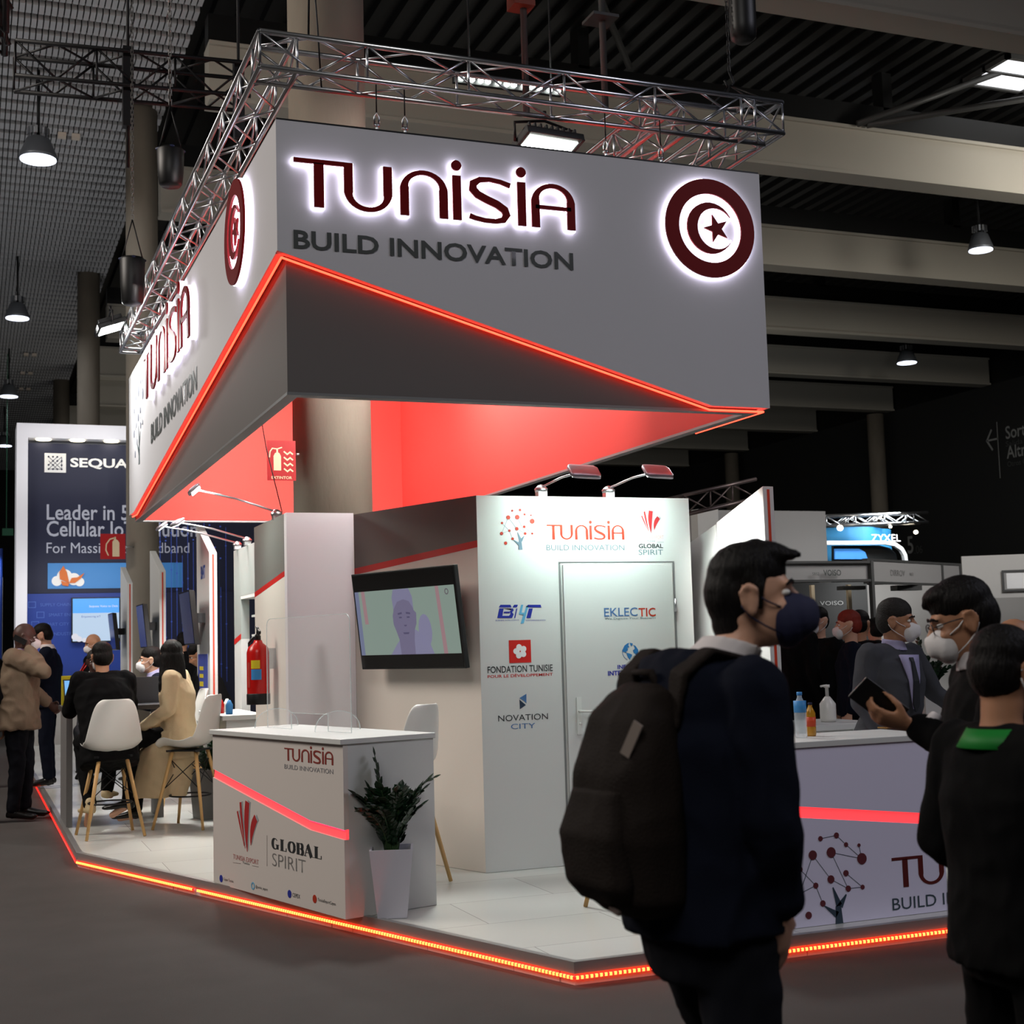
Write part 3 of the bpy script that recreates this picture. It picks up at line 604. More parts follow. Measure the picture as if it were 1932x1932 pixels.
# ================================================================ STORAGE ROOM with door
DX0, DX1, DY, WZ = 3.037, 4.588, 8.312, 2.49
sr = thing('storage_room', 'white storage cubicle with logo wall, door and grey top band', 'stand wall', (0,0,0))
fd = Fr((DX0,DY,0), X, Z, -Y)
mb = MB(); fd.poly(mb, [(0,.1),(DX1-DX0,.1),(DX1-DX0,WZ),(0,WZ)], -.08, 0); mb.build('door_wall', M['white'], sr)
P0, P1 = Vector((2.568,9.61,0)), Vector((DX0,DY,0)); ud = (P1-P0).normalized(); LD = (P1-P0).length
fv = Fr(P0, ud, Z)
mb = MB(); fv.poly(mb, [(0,.1),(LD-.002,.1),(LD-.002,2.155),(0,2.055)], -.08, 0); mb.build('screen_wall', M['white2'], sr)
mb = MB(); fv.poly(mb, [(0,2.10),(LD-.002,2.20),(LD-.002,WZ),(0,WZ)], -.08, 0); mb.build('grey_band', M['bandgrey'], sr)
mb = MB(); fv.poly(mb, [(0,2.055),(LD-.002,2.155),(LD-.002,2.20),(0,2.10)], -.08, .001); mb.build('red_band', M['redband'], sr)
mb = MB(); mb.box(2.078,2.566,9.61,9.69,.1,WZ+.01); mb.build('pillar_front', mat('lavender_white', (214,208,212), .6, noise_s=1, noise_a=.02), sr)
fs = Fr((2.078,10.8,0), -Y, Z, -X)
mb = MB(); fs.poly(mb, [(0,.1),(1.108,.1),(1.108,2.053),(0,1.95)], -.08, 0); mb.build('side_wall', M['white2'], sr)
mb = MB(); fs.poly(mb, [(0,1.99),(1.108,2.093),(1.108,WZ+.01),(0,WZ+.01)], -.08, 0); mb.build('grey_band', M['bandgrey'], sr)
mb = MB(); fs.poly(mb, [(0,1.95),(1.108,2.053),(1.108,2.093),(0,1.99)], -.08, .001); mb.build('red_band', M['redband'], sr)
MB().box(DX1-.08,DX1,DY+.081,10.8,.1,WZ).build('side_wall', M['white'], sr); MB().box(2.16,DX1,10.8,10.88,.1,WZ).build('back_wall', M['white'], sr)
# door leaf
dr = MB(); dr.box(3.624,4.433,DY-.018,DY-.001,.106,2.037); dr = bevel(dr.build('door', M['white'], sr), .003)
MB().box(3.600,3.612,DY-.003,DY-.0005,.1,2.05).box(4.445,4.457,DY-.003,DY-.0005,.1,2.05).box(3.600,4.457,DY-.003,DY-.0005,2.052,2.058).build('door_gap', M['lipgrey'], sr)
mb = MB(); mb.box(3.688,3.722,DY-.026,DY-.018,.93,1.17); mb.tube([(3.705,DY-.02,1.08),(3.705,DY-.065,1.08),(3.73,DY-.07,1.08),(3.83,DY-.07,1.075)], .009, 8); mb.lathe([(.009,0),(.009,.01)], (3.705,DY-.035,1.0), 12, ax=(0,-1,0))
mb.build('door_handle', mat('white_handle', (222,224,220), .25, noise_s=5, noise_a=.02), dr)
for z in (1.76, .55): MB().tube([(4.442,DY-.025,z-.045),(4.442,DY-.025,z+.045)], .011, 8).build('hinge', M['alu'], dr)
# logos on the door wall; w() turns a photo point into wall metres
def wl(px, py, off=0): p = atY(px, py, DY-off); return (p.x-DX0, p.z)
def wt(s, px0, py0, px1, py1, m, off=0, bold=0, par=sr, shear=0, label=None):
    a = atY(px0, py1, DY-off); b = atY(px1, py1, DY-off); c = atY(px0, py0, DY-off)
    return text(s, 'lettering', m, (a.x,DY-off,a.z), X, Z, width=b.x-a.x, height=c.z-a.z, parent=par, depth=.0015, bold=bold, shear=shear, label=label)
orange = mat('orange_red_print', (176,48,22), .5, noise_s=5, noise_a=.03); tealg = mat('grey_teal_print', (92,118,124), .5, noise_s=5, noise_a=.03); bluep = mat('blue_print', (30,44,150), .5, noise_s=5, noise_a=.03); ltblue = mat('light_blue_print', (96,168,206), .5, noise_s=5, noise_a=.03); midblue = mat('mid_blue_print', (70,110,160), .5, noise_s=5, noise_a=.03); blackp = mat('black_print', (40,44,46), .5, noise_s=5, noise_a=.03)
a = wl(1032,1018); b = wl(1177,990)
tunisia(Fr((DX0+a[0],DY,a[1]), X, Z, -Y), .098, b[0]-a[0], sr, orange, 0, .002)
wt('BUILD INNOVATION', 1031,1028,1178,1038.5, tealg)
a = wl(947,1037); tree_logo(Fr((DX0+a[0],DY,a[1]), X, Z, -Y), .262, sr, dots=orange, trunk=mat('trunk_blue', (110,134,150), .5))
def export_logo(fr, s, par, faint=False):
    """fan of red and grey petals; s = width"""
    red = mat('petal_red', (176,40,42), .5); gr = mat('petal_grey', (160,162,166), .5)
    pet = [((.0,.82),(.14,.70),(.36,.10),.055,0),((.16,.93),(.26,.97),(.40,.05),.08,0),((.44,.99),(.62,.97),(.50,.0),.20,0),((.80,.66),(1.0,.72),(.66,.14),.19,0)]
    mb = MB(); mg = MB()
    for (x0,y0),(x1,y1),(x2,y2),wd,_ in pet:
        pts = [((1-t)**2*x2+2*t*(1-t)*((x2+x0)/2-.03)+t*t*(x0+x1)/2, (1-t)**2*y2+2*t*(1-t)*((y0+y2)/2+.12)+t*t*(y0+y1)/2) for t in np.linspace(0,1,9)]
        ww = [wd*(.05+.95*math.sin(min(1,t*1.12)*PI*.62)) for t in np.linspace(0,1,9)]
        fr.stroke(mb, [(q[0]*s,q[1]*s) for q in pts], [q*s for q in ww], 0, .002)
        fr.stroke(mg, [((q[0]+.05+.03*i/8)*s,(q[1]+.02)*s) for i, q in enumerate(pts)], [q*s*.75 for q in ww], 0, .0012)
    mg.build('petals', gr, par); mb.build('petals', red, par)
a = wl(1209,1006); export_logo(Fr((DX0+a[0],DY,a[1]), X, Z, -Y), .155, sr)
wt('TUNISIA EXPORT', 1205,1010,1252,1017, mat('pale_red_print', (206,160,156), .5)); wt('GLOBAL', 1205,1026,1251,1034.5, blackp, bold=.03); wt('SPIRIT', 1205,1037,1251,1047, tealg)
wt('Tunisie', 1221,1019,1236,1022, tealg)
a = wl(1205,1023); b = wl(1252,1023); mb = MB(); fd.stroke(mb, [(a[0],a[1]),(a[0]+.05,a[1])], .002); fd.stroke(mb, [(b[0]-.05,b[1]),(b[0],b[1])], .002); mb.build('rule_line', tealg, sr)
# BI4T : two-tone italic logo
def poly_px(mb, pts, off=0, d=.002): fd.poly(mb, [wl(x, y, off) for x, y in pts], off, off+d)
mb = MB()
for q in ([(941,1146),(944,1141),(963,1141),(965,1146)],[(938,1166),(942,1148),(950,1148),(947,1166)],[(947,1166),(948,1162),(960,1162),(963,1159),(963,1156),(961,1154),(965,1151),(963,1148),(950,1148),(968,1148),(969,1152),(966,1155),(969,1159),(966,1166)],
          [(967,1146),(970,1141),(977,1141),(975,1146)],[(964+6,1166),(968+6,1148),(974+2,1148),(971+1,1166)],[(992,1146),(996,1141),(1020,1141),(1021,1146)],[(993,1166),(998,1148),(1005,1148),(1001,1166)],[(950,1157),(951,1154),(962,1154),(961,1157)]): poly_px(mb, q)
mb.build('logo_mark', bluep, sr)
mb = MB()
for q in ([(979,1159),(983,1141),(987,1141),(984,1156),(989,1156),(993,1143),(997,1143),(988,1176),(982,1177),(987,1160)],): poly_px(mb, q)
mb.build('logo_mark', ltblue, sr)
wt('BUSINESS INTELLIGENCE', 935,1169.5,979,1172, bluep); wt('TELECOMMUNICATION', 991,1169.5,1029,1172, bluep)
# red square with white blossom
a = wl(961,1251); b = wl(1001,1207); mb = MB(); fd.poly(mb, [a,(b[0],a[1]),b,(a[0],b[1])], 0, .002); mb.build('logo_square', M['redband'], sr)
cx, cz = (a[0]+b[0])/2, (a[1]+b[1])/2; mb = MB()
for k in range(5):
    t = PI/2+.25+k*2*PI/5; pts = []
    for j in range(14):
        u = 2*PI*j/14; rr = .021; pts.append((cx+math.cos(t)*.026+rr*(math.cos(u)*math.cos(t)*1.05-math.sin(u)*math.sin(t)*.95), cz+math.sin(t)*.026+rr*(math.cos(u)*math.sin(t)*1.05+math.sin(u)*math.cos(t)*.95)))
    fd.poly(mb, pts, .002+k*.0002, .0035+k*.0002)
mb.build('blossom', M['signwhite'], sr); mb = MB(); fd.disc(mb, (cx,cz), .004, .004, .006); mb.build('blossom_centre', M['redband'], sr)
wt('FONDATION TUNISIE', 920,1257.5,1043,1270.5, blackp, bold=.01); wt('POUR LE DÉVELOPPEMENT', 920,1272.5,1043,1279.5, M['redband'], bold=.01)
mb = MB(); poly_px(mb, [(980,1317),(993,1309),(993,1327),(988,1322)]); mb.build('logo_mark', midblue, sr); mb = MB(); poly_px(mb, [(980,1320),(992,1330),(981,1338)]); mb.build('logo_mark', mat('navy_print', (30,48,70), .5), sr)
wt('NOVATION', 940,1350,1034,1361.5, blackp); wt('CITY', 964,1366,1010,1376, midblue)
# logos on the door leaf
DO = .0185
wt('EKLEC', 1140,1147,1203,1163.5, midblue, DO, .005, dr); wt('TIC', 1205,1147,1237,1163.5, orange, DO, .012, dr); wt('We Digitize Your Business', 1141,1165.5,1237,1170.5, tealg, DO, 0, dr)
gx, gz = wl(1189,1229,DO); mb = MB(); fd_ = Fr((DX0,DY-DO,0), X, Z, -Y); R_ = .058
def blob(mb, pts): fd_.poly(mb, [(gx+x*R_, gz+y*R_) for x, y in pts], 0, .002)
blob(mb, [(-.92,.30),(-.7,.68),(-.35,.92),(-.1,.98),(-.25,.7),(-.1,.5),(-.35,.42),(-.3,.15),(-.55,.0),(-.45,-.2),(-.75,-.05),(-.95,.0)])
blob(mb, [(-.5,-.15),(-.15,-.22),(.22,-.38),(.15,-.6),(-.02,-.75),(-.05,-.98),(-.3,-.7),(-.4,-.45)]); blob(mb, [(.45,.72),(.7,.6),(.95,.25),(.98,-.1),(.8,-.55),(.62,-.3),(.45,-.2),(.35,.1),(.62,.3)]); blob(mb, [(-.02,.98),(.35,.9),(.3,.7),(.12,.6),(.05,.75)])
mb.build('globe_land', mat('globe_blue', (34,110,170), .5), dr); mb = MB(); fd_.stroke(mb, [(gx+R_*math.cos(t),gz+R_*math.sin(t)) for t in np.linspace(2.9,4.3,10)], .003); fd_.stroke(mb, [(gx+R_*math.cos(t),gz+R_*math.sin(t)) for t in np.linspace(5.3,6.5,8)], .003); mb.build('globe_rim', midblue, dr)
wt('INFOCOM', 1165,1254.5,1214,1262.5, bluep, DO, .03, dr); wt('INTERNATIONAL', 1147,1266,1236,1275, bluep, DO, .03, dr)
mb = MB(); poly_px(mb, [(1152,1346),(1152,1333),(1190,1333),(1190,1346)], DO); mb.build('logo_mark', blackp, dr)
# ---------------------------------------------------------------- TV on the angled wall
def tv(loc, u, up, n, wd, ht, name_lb, par_label, screen=None):
    pass
n_d = fv.n; c = at(769.5,1168,P0+n_d*.16,n_d); tilt = math.radians(7)
up = (Z*math.cos(tilt)+n_d*math.sin(tilt)).normalized(); nn = ud.cross(up)
tvt = thing('wall_television', 'black framed television showing a man, tilted on the angled wall', 'television', c)
mb = MB(); mb.obox((0,0,0), ud*.565, nn*.018, up*.33); bevel(mb.build('frame', M['black'], tvt), .004)
mb = MB(); mb.obox(-nn*.04, ud*.25, nn*.03, up*.2); mb.obox(-nn*.1, ud*.06, nn*.06, up*.05); mb.build('wall_mount', M['blacksteel'], tvt)
ft = Fr(nn*.0185, ud, up, nn)
mb = MB(); ft.poly(mb, [(-.553,-.318),(.553,-.318),(.553,.318),(-.553,.318)], 0, .001); mb.build('screen', mat('screen_black', (30,30,30), .12, noise_s=3, noise_a=.02), tvt)
def em(name, rgb, s=.62): return mat(name, [v*.25 for v in rgb], .3, emis=rgb, es=s)
def lay(name, m, polys, d):
    mb = MB()
    for q in polys: ft.poly(mb, q, d, d+.0004)
    mb.build(name, m, tvt)
lay('picture', em('pic_bg', (150,168,158)), [[(-.545,-.232),(.545,-.232),(.545,.205),(-.545,.205)]], .001)
lay('picture_edge', em('pic_left', (126,134,166)), [[(-.545,-.232),(-.50,-.232),(-.50,.205),(-.545,.205)]], .0014)
lay('picture_stripe', em('pic_pink', (176,140,146)), [[(-.46,-.02),(-.42,-.02),(-.43,.205),(-.47,.205)],[(.37,-.232),(.41,-.232),(.385,.205),(.35,.205)]], .0014)
lay('picture_shoulder', em('pic_lav', (146,144,176)), [[(-.20,-.232),(.27,-.232),(.22,-.13),(.10,-.07),(.02,-.06),(-.12,-.16)],[(.2+.07*math.cos(t),-.08+.11*math.sin(t)) for t in np.linspace(0,6.1,16)]], .0018)
hd = [(-.085,-.232),(-.09,-.13),(-.115,-.07),(-.135,-.03),(-.135,.03),(-.12,.06),(-.12,.15),(-.09,.203),(.06,.203),(.09,.15),(.10,.06),(.125,.04),(.115,-.03),(.09,-.07),(.075,-.14),(.07,-.232)]
lay('picture_face', em('pic_face', (128,122,152)), [hd], .0022)
lay('picture_hair', em('pic_hair', (142,140,172)), [[(-.118,.07),(-.124,.15),(-.1,.204),(.07,.204),(.1,.15),(.1,.07),(.06,.12),(0,.135),(-.07,.12)]], .0026)
lay('picture_features', em('pic_feat', (96,90,122)), [[(-.075,.045),(-.03,.05),(-.03,.038),(-.075,.033)],[(.015,.05),(.06,.045),(.06,.033),(.015,.038)],[(-.065,.02),(-.035,.02),(-.035,.01),(-.065,.01)],[(.02,.02),(.05,.02),(.05,.01),(.02,.01)],[(-.02,-.035),(.01,-.035),(.005,-.045),(-.015,-.045)],[(-.04,-.085),(.03,-.085),(.02,-.097),(-.03,-.097)]], .003)
text('T', 'lettering', em('pic_logo', (110,100,110)), (.44,.155,0), ud, up, height=.03) if False else None
mb = MB(); ft2 = ft; ring_strip(ft2, mb, (.465,.165), .02, .013, .0014, .0018, 20); mb.build('picture_mark', em('pic_logo', (110,100,110)), tvt)
# ---------------------------------------------------------------- arm lamps
def armlamp(base, tip, aim, lb, grp, wd=.24, power=26, col=(.86,1,.93), head_tilt=None, spr=2.5):
    base, tip, aim = Vector(base), Vector(tip), Vector(aim)
    t = thing('arm_lamp', lb, 'lamp', base, 0, grp); d = tip-base
    side = Vector((d.y,-d.x,0)).normalized(); dn = (aim-tip).normalized(); fwd = side.cross(dn).normalized()
    MB().lathe([(.0,0),(.04,0),(.045,.02),(.02,.045),(0,.05)], (0,0,0), 14).box(-.03,.03,-.03,.03,-.03,.0).build('clamp_base', M['alu'], t)
    MB().tube([(0,0,.03), d*.5+Z*.03, d], .008, 8).build('arm', M['alu'], t)
    mb = MB(); mb.loft([(d-fwd*.05+dn*-.0, side*wd*.42, dn*.008),(d-fwd*.03, side*wd*.5, dn*.016),(d+fwd*.03, side*wd*.5, dn*.018),(d+fwd*.055, side*wd*.45, dn*.010)], 20, p=4)
    h = mb.build('lamp_head', mat('satin_silver', (186,182,190), .35, metal=.7), t)
    mb = MB(); mb.obox(d+dn*.019, side*wd*.42, fwd*.038, dn*.0015); mb.build('lens', mat('lamp_lens', (255,255,255), .3, emis=(240,255,244), es=14), h)
    o = area('lamp_light', tip+dn*.025, aim, wd*.8, power, col, .07, spread=spr); o.parent = t; o.matrix_parent_inverse = Matrix.Translation(-base); return t
g = 'silver arm lamps on the stand walls'
armlamp((3.50,8.33,WZ+.03), (3.60,7.86,2.60), (3.62,8.3,2.30), 'silver arm lamp over the logo wall, left of the two', g, power=10, col=(.76,1,.93), spr=2.3)
armlamp((3.99,8.33,WZ+.03), (4.12,7.86,2.61), (4.10,8.3,2.30), 'silver arm lamp over the logo wall, right of the two', g, power=10, col=(.76,1,.93), spr=2.3)
armlamp((2.10,10.05,WZ+.03), (1.52,10.15,2.72), (2.07,10.2,2.1), 'silver arm lamp reaching left below the canopy', g, .2, power=6.5)
armlamp((2.36,12.6,2.53), (1.72,12.5,2.70), (2.3,12.6,1.9), 'silver arm lamp above the shelf niche, nearer of the two', g, .2, power=3)
armlamp((2.36,13.1,2.53), (1.66,13.1,2.72), (2.3,13.1,1.9), 'silver arm lamp above the shelf niche, farther of the two', g, .2, power=3)
# lights hitting the platform and interior from the canopy rig, plus an added fill
area('rig_and_fill_light', (3.2,8.9,4.3), (2.9,7.2,0), .5, 26, (.96,1,.97), spread=1.5)
area('rig_and_fill_light', (2.0,13.2,4.3), (1.5,11.2,0), .5, 62, (1,.98,.94), spread=1.7)
area('rig_and_fill_light', (1.95,10.9,4.2), (2.2,16.5,1.6), .4, 60, (1,.98,.93), spread=1.6)  # added fill brightening the divider panels from the front, no fixture hangs here
# ---------------------------------------------------------------- shelf niche wall and low counter
nw = thing('shelf_wall', 'lit white wall with shelf niche and red band behind the extinguisher', 'stand wall', (0,0,0))
fn = Fr((2.36,13.3,0), -Y, Z, -X)
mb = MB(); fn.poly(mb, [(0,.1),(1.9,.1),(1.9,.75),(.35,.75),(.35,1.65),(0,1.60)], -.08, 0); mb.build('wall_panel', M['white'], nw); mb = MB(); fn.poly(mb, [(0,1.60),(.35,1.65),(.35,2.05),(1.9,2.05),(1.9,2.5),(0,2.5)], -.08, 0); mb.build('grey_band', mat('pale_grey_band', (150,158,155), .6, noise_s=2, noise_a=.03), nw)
mb = MB(); fn.poly(mb, [(0,1.60),(.349,1.65),(.349,1.70),(0,1.65)], 0, .002); mb.build('red_band', M['redband'], nw)
MB().box(2.361,2.72,11.4,12.95,.75,.78).box(2.361,2.72,11.4,12.95,2.02,2.05).box(2.70,2.72,11.4,12.95,.75,2.05).build('niche', M['white'], nw)
mb = MB()
for k in range(6): mb.box(2.45,2.70,11.5,12.9,.95+k*.18,.97+k*.18)
mb.build('shelf', M['white'], nw)
area('niche_light', (2.5,12.2,2.0), (2.6,12.2,1), .1, 5, (.9,1,.96), 1.2)
lc = thing('low_counter', 'low white counter behind the reception desk', 'counter', (2.12,12.3,.1))
bevel(MB().box(-.14,.23,-.55,.75,.86,.9).build('worktop', M['white'], lc)); MB().box(-.10,.22,-.5,.7,0,.86).build('cabinet', M['white'], lc)
for i, (dx, dy, m, lb) in enumerate(((.0,-.1,'labelblue','small blue bottle on the low counter'),(-.03,.15,'extred','small red can on the low counter'),(.05,.3,'shell','small white cup on the low counter'))):
    t = thing('small_bottle' if i == 0 else ('can' if i == 1 else 'cup'), lb, 'bottle' if i == 0 else ('can' if i == 1 else 'cup'), (2.08+dx,12.1+dy,1.001)); MB().lathe([(.03,0),(.032,.08),(.02,.1),(.012,.12)], (0,0,0), 14).build('body', M[m], t)
# ---------------------------------------------------------------- three divider panels with red edge stripe
def wing(xc, y0, ytop_near, y1, ytop_far, lb, th=.08, grp='slanted white divider panels', tvs=True, post=None, par=None):
    t = thing('divider_panel', lb, 'divider', (xc,y0,.1), 0, grp)
    mb = MB(); mb.prism([(0,0),(y1-y0,0),(y1-y0,ytop_far-.1),(0,ytop_near-.1)], (-th/2,0,0), Y, Z, X, 0, th); bevel(mb.build('panel', M['white'], t), .002, 1)
    mb = MB(); mb.box(-.009,.009,-.003,.001,.0,ytop_near-.12); mb.build('red_stripe', mat('red_edge', (196,60,30), .5), t); return t
w1 = wing(2.35, 14.45, 2.57, 15.3, 2.92, 'white slanted divider panel with red edge stripe, nearest of the three at left')
w2 = wing(2.30, 18.1, 2.60, 19.1, 2.93, 'white slanted divider panel with red edge stripe, middle of the three at left')
w3 = wing(2.26, 21.6, 2.63, 22.6, 2.93, 'white slanted divider panel with red edge stripe, farthest of the three at left')
text('BI4T', 'lettering', mat('logo_blueprint', (60,84,160), .5), (-.041,.55,2.22), -Y, Z, width=.3, height=.14, parent=w1, depth=.002, bold=.03)
for wg, s, (py0, z0), lb in ((w1,1,(14.75,1.62),'wall television tilted out from the nearest left divider panel'),(w2,1,(18.4,1.62),'dark television on the middle left divider panel'),(w3,1,(21.95,1.62),'dark television on the farthest left divider panel')):
    x = wg.location.x-.04; t = thing('side_television', lb, 'television', (x-.16,py0,z0+.28), 0, 'televisions on the divider panels')
    a = math.radians(6); mb = MB(); mb.obox((0,0,0), (.03*math.cos(a),0,-.03*math.sin(a)), (0,.36,0), (.28*math.sin(a)*-1,0,.28*math.cos(a))); bevel(mb.build('frame', M['black'], t))
    mb = MB(); mb.obox((-.032,0,0), (.001,0,0), (0,.345,0), (-.28*math.sin(a)*.94,0,.265)); mb.build('screen', mat('tv_dark_screen', (20,26,60), .15, emis=(24,34,80), es=.25), t)
    MB().box(.02,.155,-.05,.05,-.05,.05).build('wall_mount', M['blacksteel'], t)
for (x, y, lb) in ((2.308,14.9,'colourful blue poster on the nearest left divider panel'),):
    t = thing('poster', lb, 'poster', (x,y,1.2)); MB().box(-.003,0,-.32,.32,-.5,.32).build('sheet', mat('poster_blue', (70,84,170), .5, noise_s=3, noise_a=.5), t)
    for k in range(3): text(['5G','IoT','LTE'][k] if False else '', 'lettering', M['yellow'], (-.004,.2,.1), -Y, Z, height=.05) if False else None
    MB().box(-.005,-.003,-.05,.2,.15,.19).box(-.005,-.003,-.05,.2,.07,.11).box(-.005,-.003,-.05,.2,-.02,.03).build('print_block', M['yellow'], t)
# right wing
rw = wing(4.815, 7.66, 2.50, 8.27, 2.32, 'tall white slanted panel with red edge stripe behind the backpack man', grp=None)
rw2 = thing('panel_wall', 'white wall panel joining behind the right slanted panel', 'stand wall', (4.815,8.28,.1))
mb = MB(); mb.prism([(0,0),(.5,0),(.5,2.08),(0,2.21)], (-.04,0,0), Y, Z, X, 0, .08); mb.build('panel', M['white'], rw2)
area('wing_fill', (4.25,7.86,2.75), (4.8,7.93,2.0), .12, 10, (1,1,.96), spread=1.1)  # added fill that whitens the right slanted panel, without any lamp of its own
# ---------------------------------------------------------------- reception desk
D0, D1 = Vector((1.432,8.873,0)), Vector((1.867,7.293,0)); du = (D1-D0).normalized(); DL = (D1-D0).length; dn = du.cross(Z)    # front normal faces the aisle
dk = thing('reception_desk', 'white reception desk with glowing red diagonal stripe and logos', 'desk', (0,0,0)); DT = 1.045; dp = .55
bk_ = -dn
fk = Fr(D0, du, Z, dn)
# body in front face pieces above and below the lit channel
top_l, top_r, kx, kz = .80, .60, .77*DL, .585
ch = [(0,.80),(kx,.585),(DL,.565)]; chw = .052
up_ = [(0,DT-.03),(0,ch[0][1]),(kx,ch[1][1]),(DL,ch[2][1]),(DL,DT-.03)]
lo_ = [(0,.1),(DL,.1),(DL,ch[2][1]-chw),(kx,ch[1][1]-chw),(0,ch[0][1]-chw)]
dm = mat('desk_front_white', (214,206,200), .55, noise_s=1.2, noise_a=.02)
mb = MB(); fk.poly(mb, up_, -.03, 0); fk.poly(mb, lo_, -.03, 0); mb.build('front_panel', dm, dk)
mb = MB(); fk.stroke(mb, [(0,ch[0][1]-chw/2),(kx,ch[1][1]-chw/2),(DL,ch[2][1]-chw/2)], chw*1.04, -.028, -.012); mb.build('light_channel', M['ledpink'], dk)
mb = MB(); fk.stroke(mb, [(0.01,ch[0][1]-.004),(kx,ch[1][1]-.004),(DL-.01,ch[2][1]-.004)], .004, -.012, -.006); mb.build('light_strip', mat('led_rose', (255,60,90), .4, emis=(255,40,80), es=3), dk)
c_ = D0+bk_*(dp/2+.03)+du*DL/2
mb = MB(); mb.obox((*(c_).xy,(.1+DT-.03)/2), du*(DL/2-.001), bk_*dp/2, (0,0,(DT-.13)/2)); mb.build('cabinet', M['white'], dk)
mb = MB(); mb.obox((*(D0+bk_*(dp/2+.01)+du*DL/2).xy,DT-.0145), du*(DL/2+.01), bk_*(dp/2+.03), (0,0,.0145)); bevel(mb.build('desktop', M['white'], dk), .003)
fkf = Fr(D0, du, Z, dn)
def dl(px, py): p = at(px, py, D0, dn); q = p-D0; return (q.dot(du), p.z)
def dt_(s, px0, py0, px1, py1, m, bold=0, shear=0):
    a = dl(px0,py1); b = dl(px1,py1); c2 = dl(px0,py0); P = D0+du*a[0]+Z*a[1]
    hh = abs(c2[1]-a[1]); text(s, 'lettering', m, P, du, Z, width=b[0]-a[0], height=hh, parent=dk, depth=.0015, bold=bold)
a = dl(537,1434); b = dl(629,1434); c2 = dl(540,1411)
tunisia(Fr(D0+du*a[0]+Z*a[1], du, Z), c2[1]-a[1], b[0]-a[0], dk, mat('maroon_print', (134,52,44), .5), 0, .002)
a = dl(537,1450); b = dl(629,1458); c2 = dl(537,1441.5)
text('BUILD INNOVATION', 'lettering', mat('grey_print', (130,130,134), .5), D0+du*a[0]+Z*a[1], du, Z, width=b[0]-a[0], height=c2[1]-a[1], parent=dk, depth=.0015)
a = dl(446,1602); export_logo(Fr(D0+du*a[0]+Z*a[1], du, Z), .30, dk)
def GLOBAL_STROKES():
    a = dl(513,1601); b = dl(608,1620); c2 = dl(513,1580); h_ = c2[1]-a[1]; W = b[0]-a[0]; f = Fr(D0+du*a[0]+Z*a[1], du, Z); mb = MB(); cw = W/5.85; T_, N_ = .30*cw, .05*cw
    def v(x, y0=0, y1=1, w=T_): f.stroke(mb, [(x*cw,y0*h_),(x*cw,y1*h_)], w, 0, .002)
    def hz(x0, x1, y, w=.045): f.stroke(mb, [(x0*cw,y*h_),(x1*cw,y*h_)], w*h_, 0, .0016)
    def bowl(x, y, rx, ry, a0, a1, k=1): f.stroke(mb, [((x+rx*math.cos(t))*cw, (y+ry*math.sin(t))*h_) for t in np.linspace(a0,a1,18)], [(.04+.24*max(0,k*math.cos(t) if k else abs(math.cos(t)))**1.5)*cw for t in np.linspace(a0,a1,18)], 0, .002)
    bowl(.42,.5,.30,.46,.7,2*PI-.7,-1); v(.70,.05,.42,.24*cw); hz(.48,.90,.43)
    v(1.25); hz(1.02,1.75,.02); hz(1.02,1.48,.98); v(1.75,0,.28,.06*cw)
    bowl(2.40,.5,.33,.46,0,2*PI,0)
    v(3.15); hz(2.95,3.45,.02); hz(2.95,3.45,.98); hz(3.2,3.45,.52); bowl(3.42,.74,.22,.23,-PI/2,PI/2); bowl(3.42,.27,.26,.25,-PI/2,PI/2)
    f.stroke(mb, [(4.25*cw,.98*h_),(4.66*cw,0)], T_, 0, .002); f.stroke(mb, [(4.25*cw,.98*h_),(3.93*cw,0)], N_, 0, .002); hz(4.0,4.5,.32); hz(3.82,4.1,.02); hz(4.45,4.9,.02)
    v(5.2); hz(4.97,5.75,.02); hz(4.97,5.43,.98); v(5.75,0,.28,.06*cw)
    mb.build('lettering', blackp, dk)
def dtx(s, x0, yb, x1, yt, m, bold=0):    # baseline-left pixel (x0,yb), right end x1, cap top yt at the left end
    a = dl(x0,yb); c2 = dl(x0,yt); slope = (1735-1665)/(652-403); b = dl(x1,yb+(x1-x0)*.2)
    text(s, 'lettering', m, D0+du*a[0]+Z*a[1], du, Z, width=b[0]-a[0], height=c2[1]-a[1], parent=dk, depth=.0015, bold=bold)
GLOBAL_STROKES(); dtx('SPIRIT', 514,1633,577,1609, mat('grey_print_2', (120,118,116), .5), -.012)
dtx('TUNISIA EXPORT', 440,1620,488,1611, mat('pink_print', (190,120,116), .5)); dtx('Tunisie', 458,1629,471,1625, blackp)
mb = MB(); a = dl(504,1576); b = dl(504,1634); fkf.stroke(mb, [a,b], .003); a = dl(440,1627); b = dl(454,1629); fkf.stroke(mb, [a,b], .002); a = dl(476,1633); b = dl(488,1635); fkf.stroke(mb, [a,b], .002); mb.build('rule_line', mat('rule_grey', (170,160,156), .5), dk)
for px, py, m, s in ((417.5,1657.5,bluep,'Cepex Tunisie'),(477.5,1671.5,ltblue,'@tunisia_export'),(546.5,1686.5,bluep,'CEPEX'),(594,1696,orange,'TunisiaExportCepex')):
    a = dl(px,py); mb = MB(); (fkf.disc(mb, a, .022, 0, .002) if m is not ltblue else ring_strip(fkf, mb, a, .022, .014, 0, .002, 24)); mb.build('round_icon', m, dk)
    P = D0+du*(a[0]+.035)+Z*(a[1]-.011); text(s, 'lettering', blackp, P, du, Z, height=.022, parent=dk, depth=.0015)
MB().obox((*(D0-du*.004+bk_*.02).xy,.80), du*.004, bk_*.008, (0,0,.03)).build('cable_end', M['black'], dk)
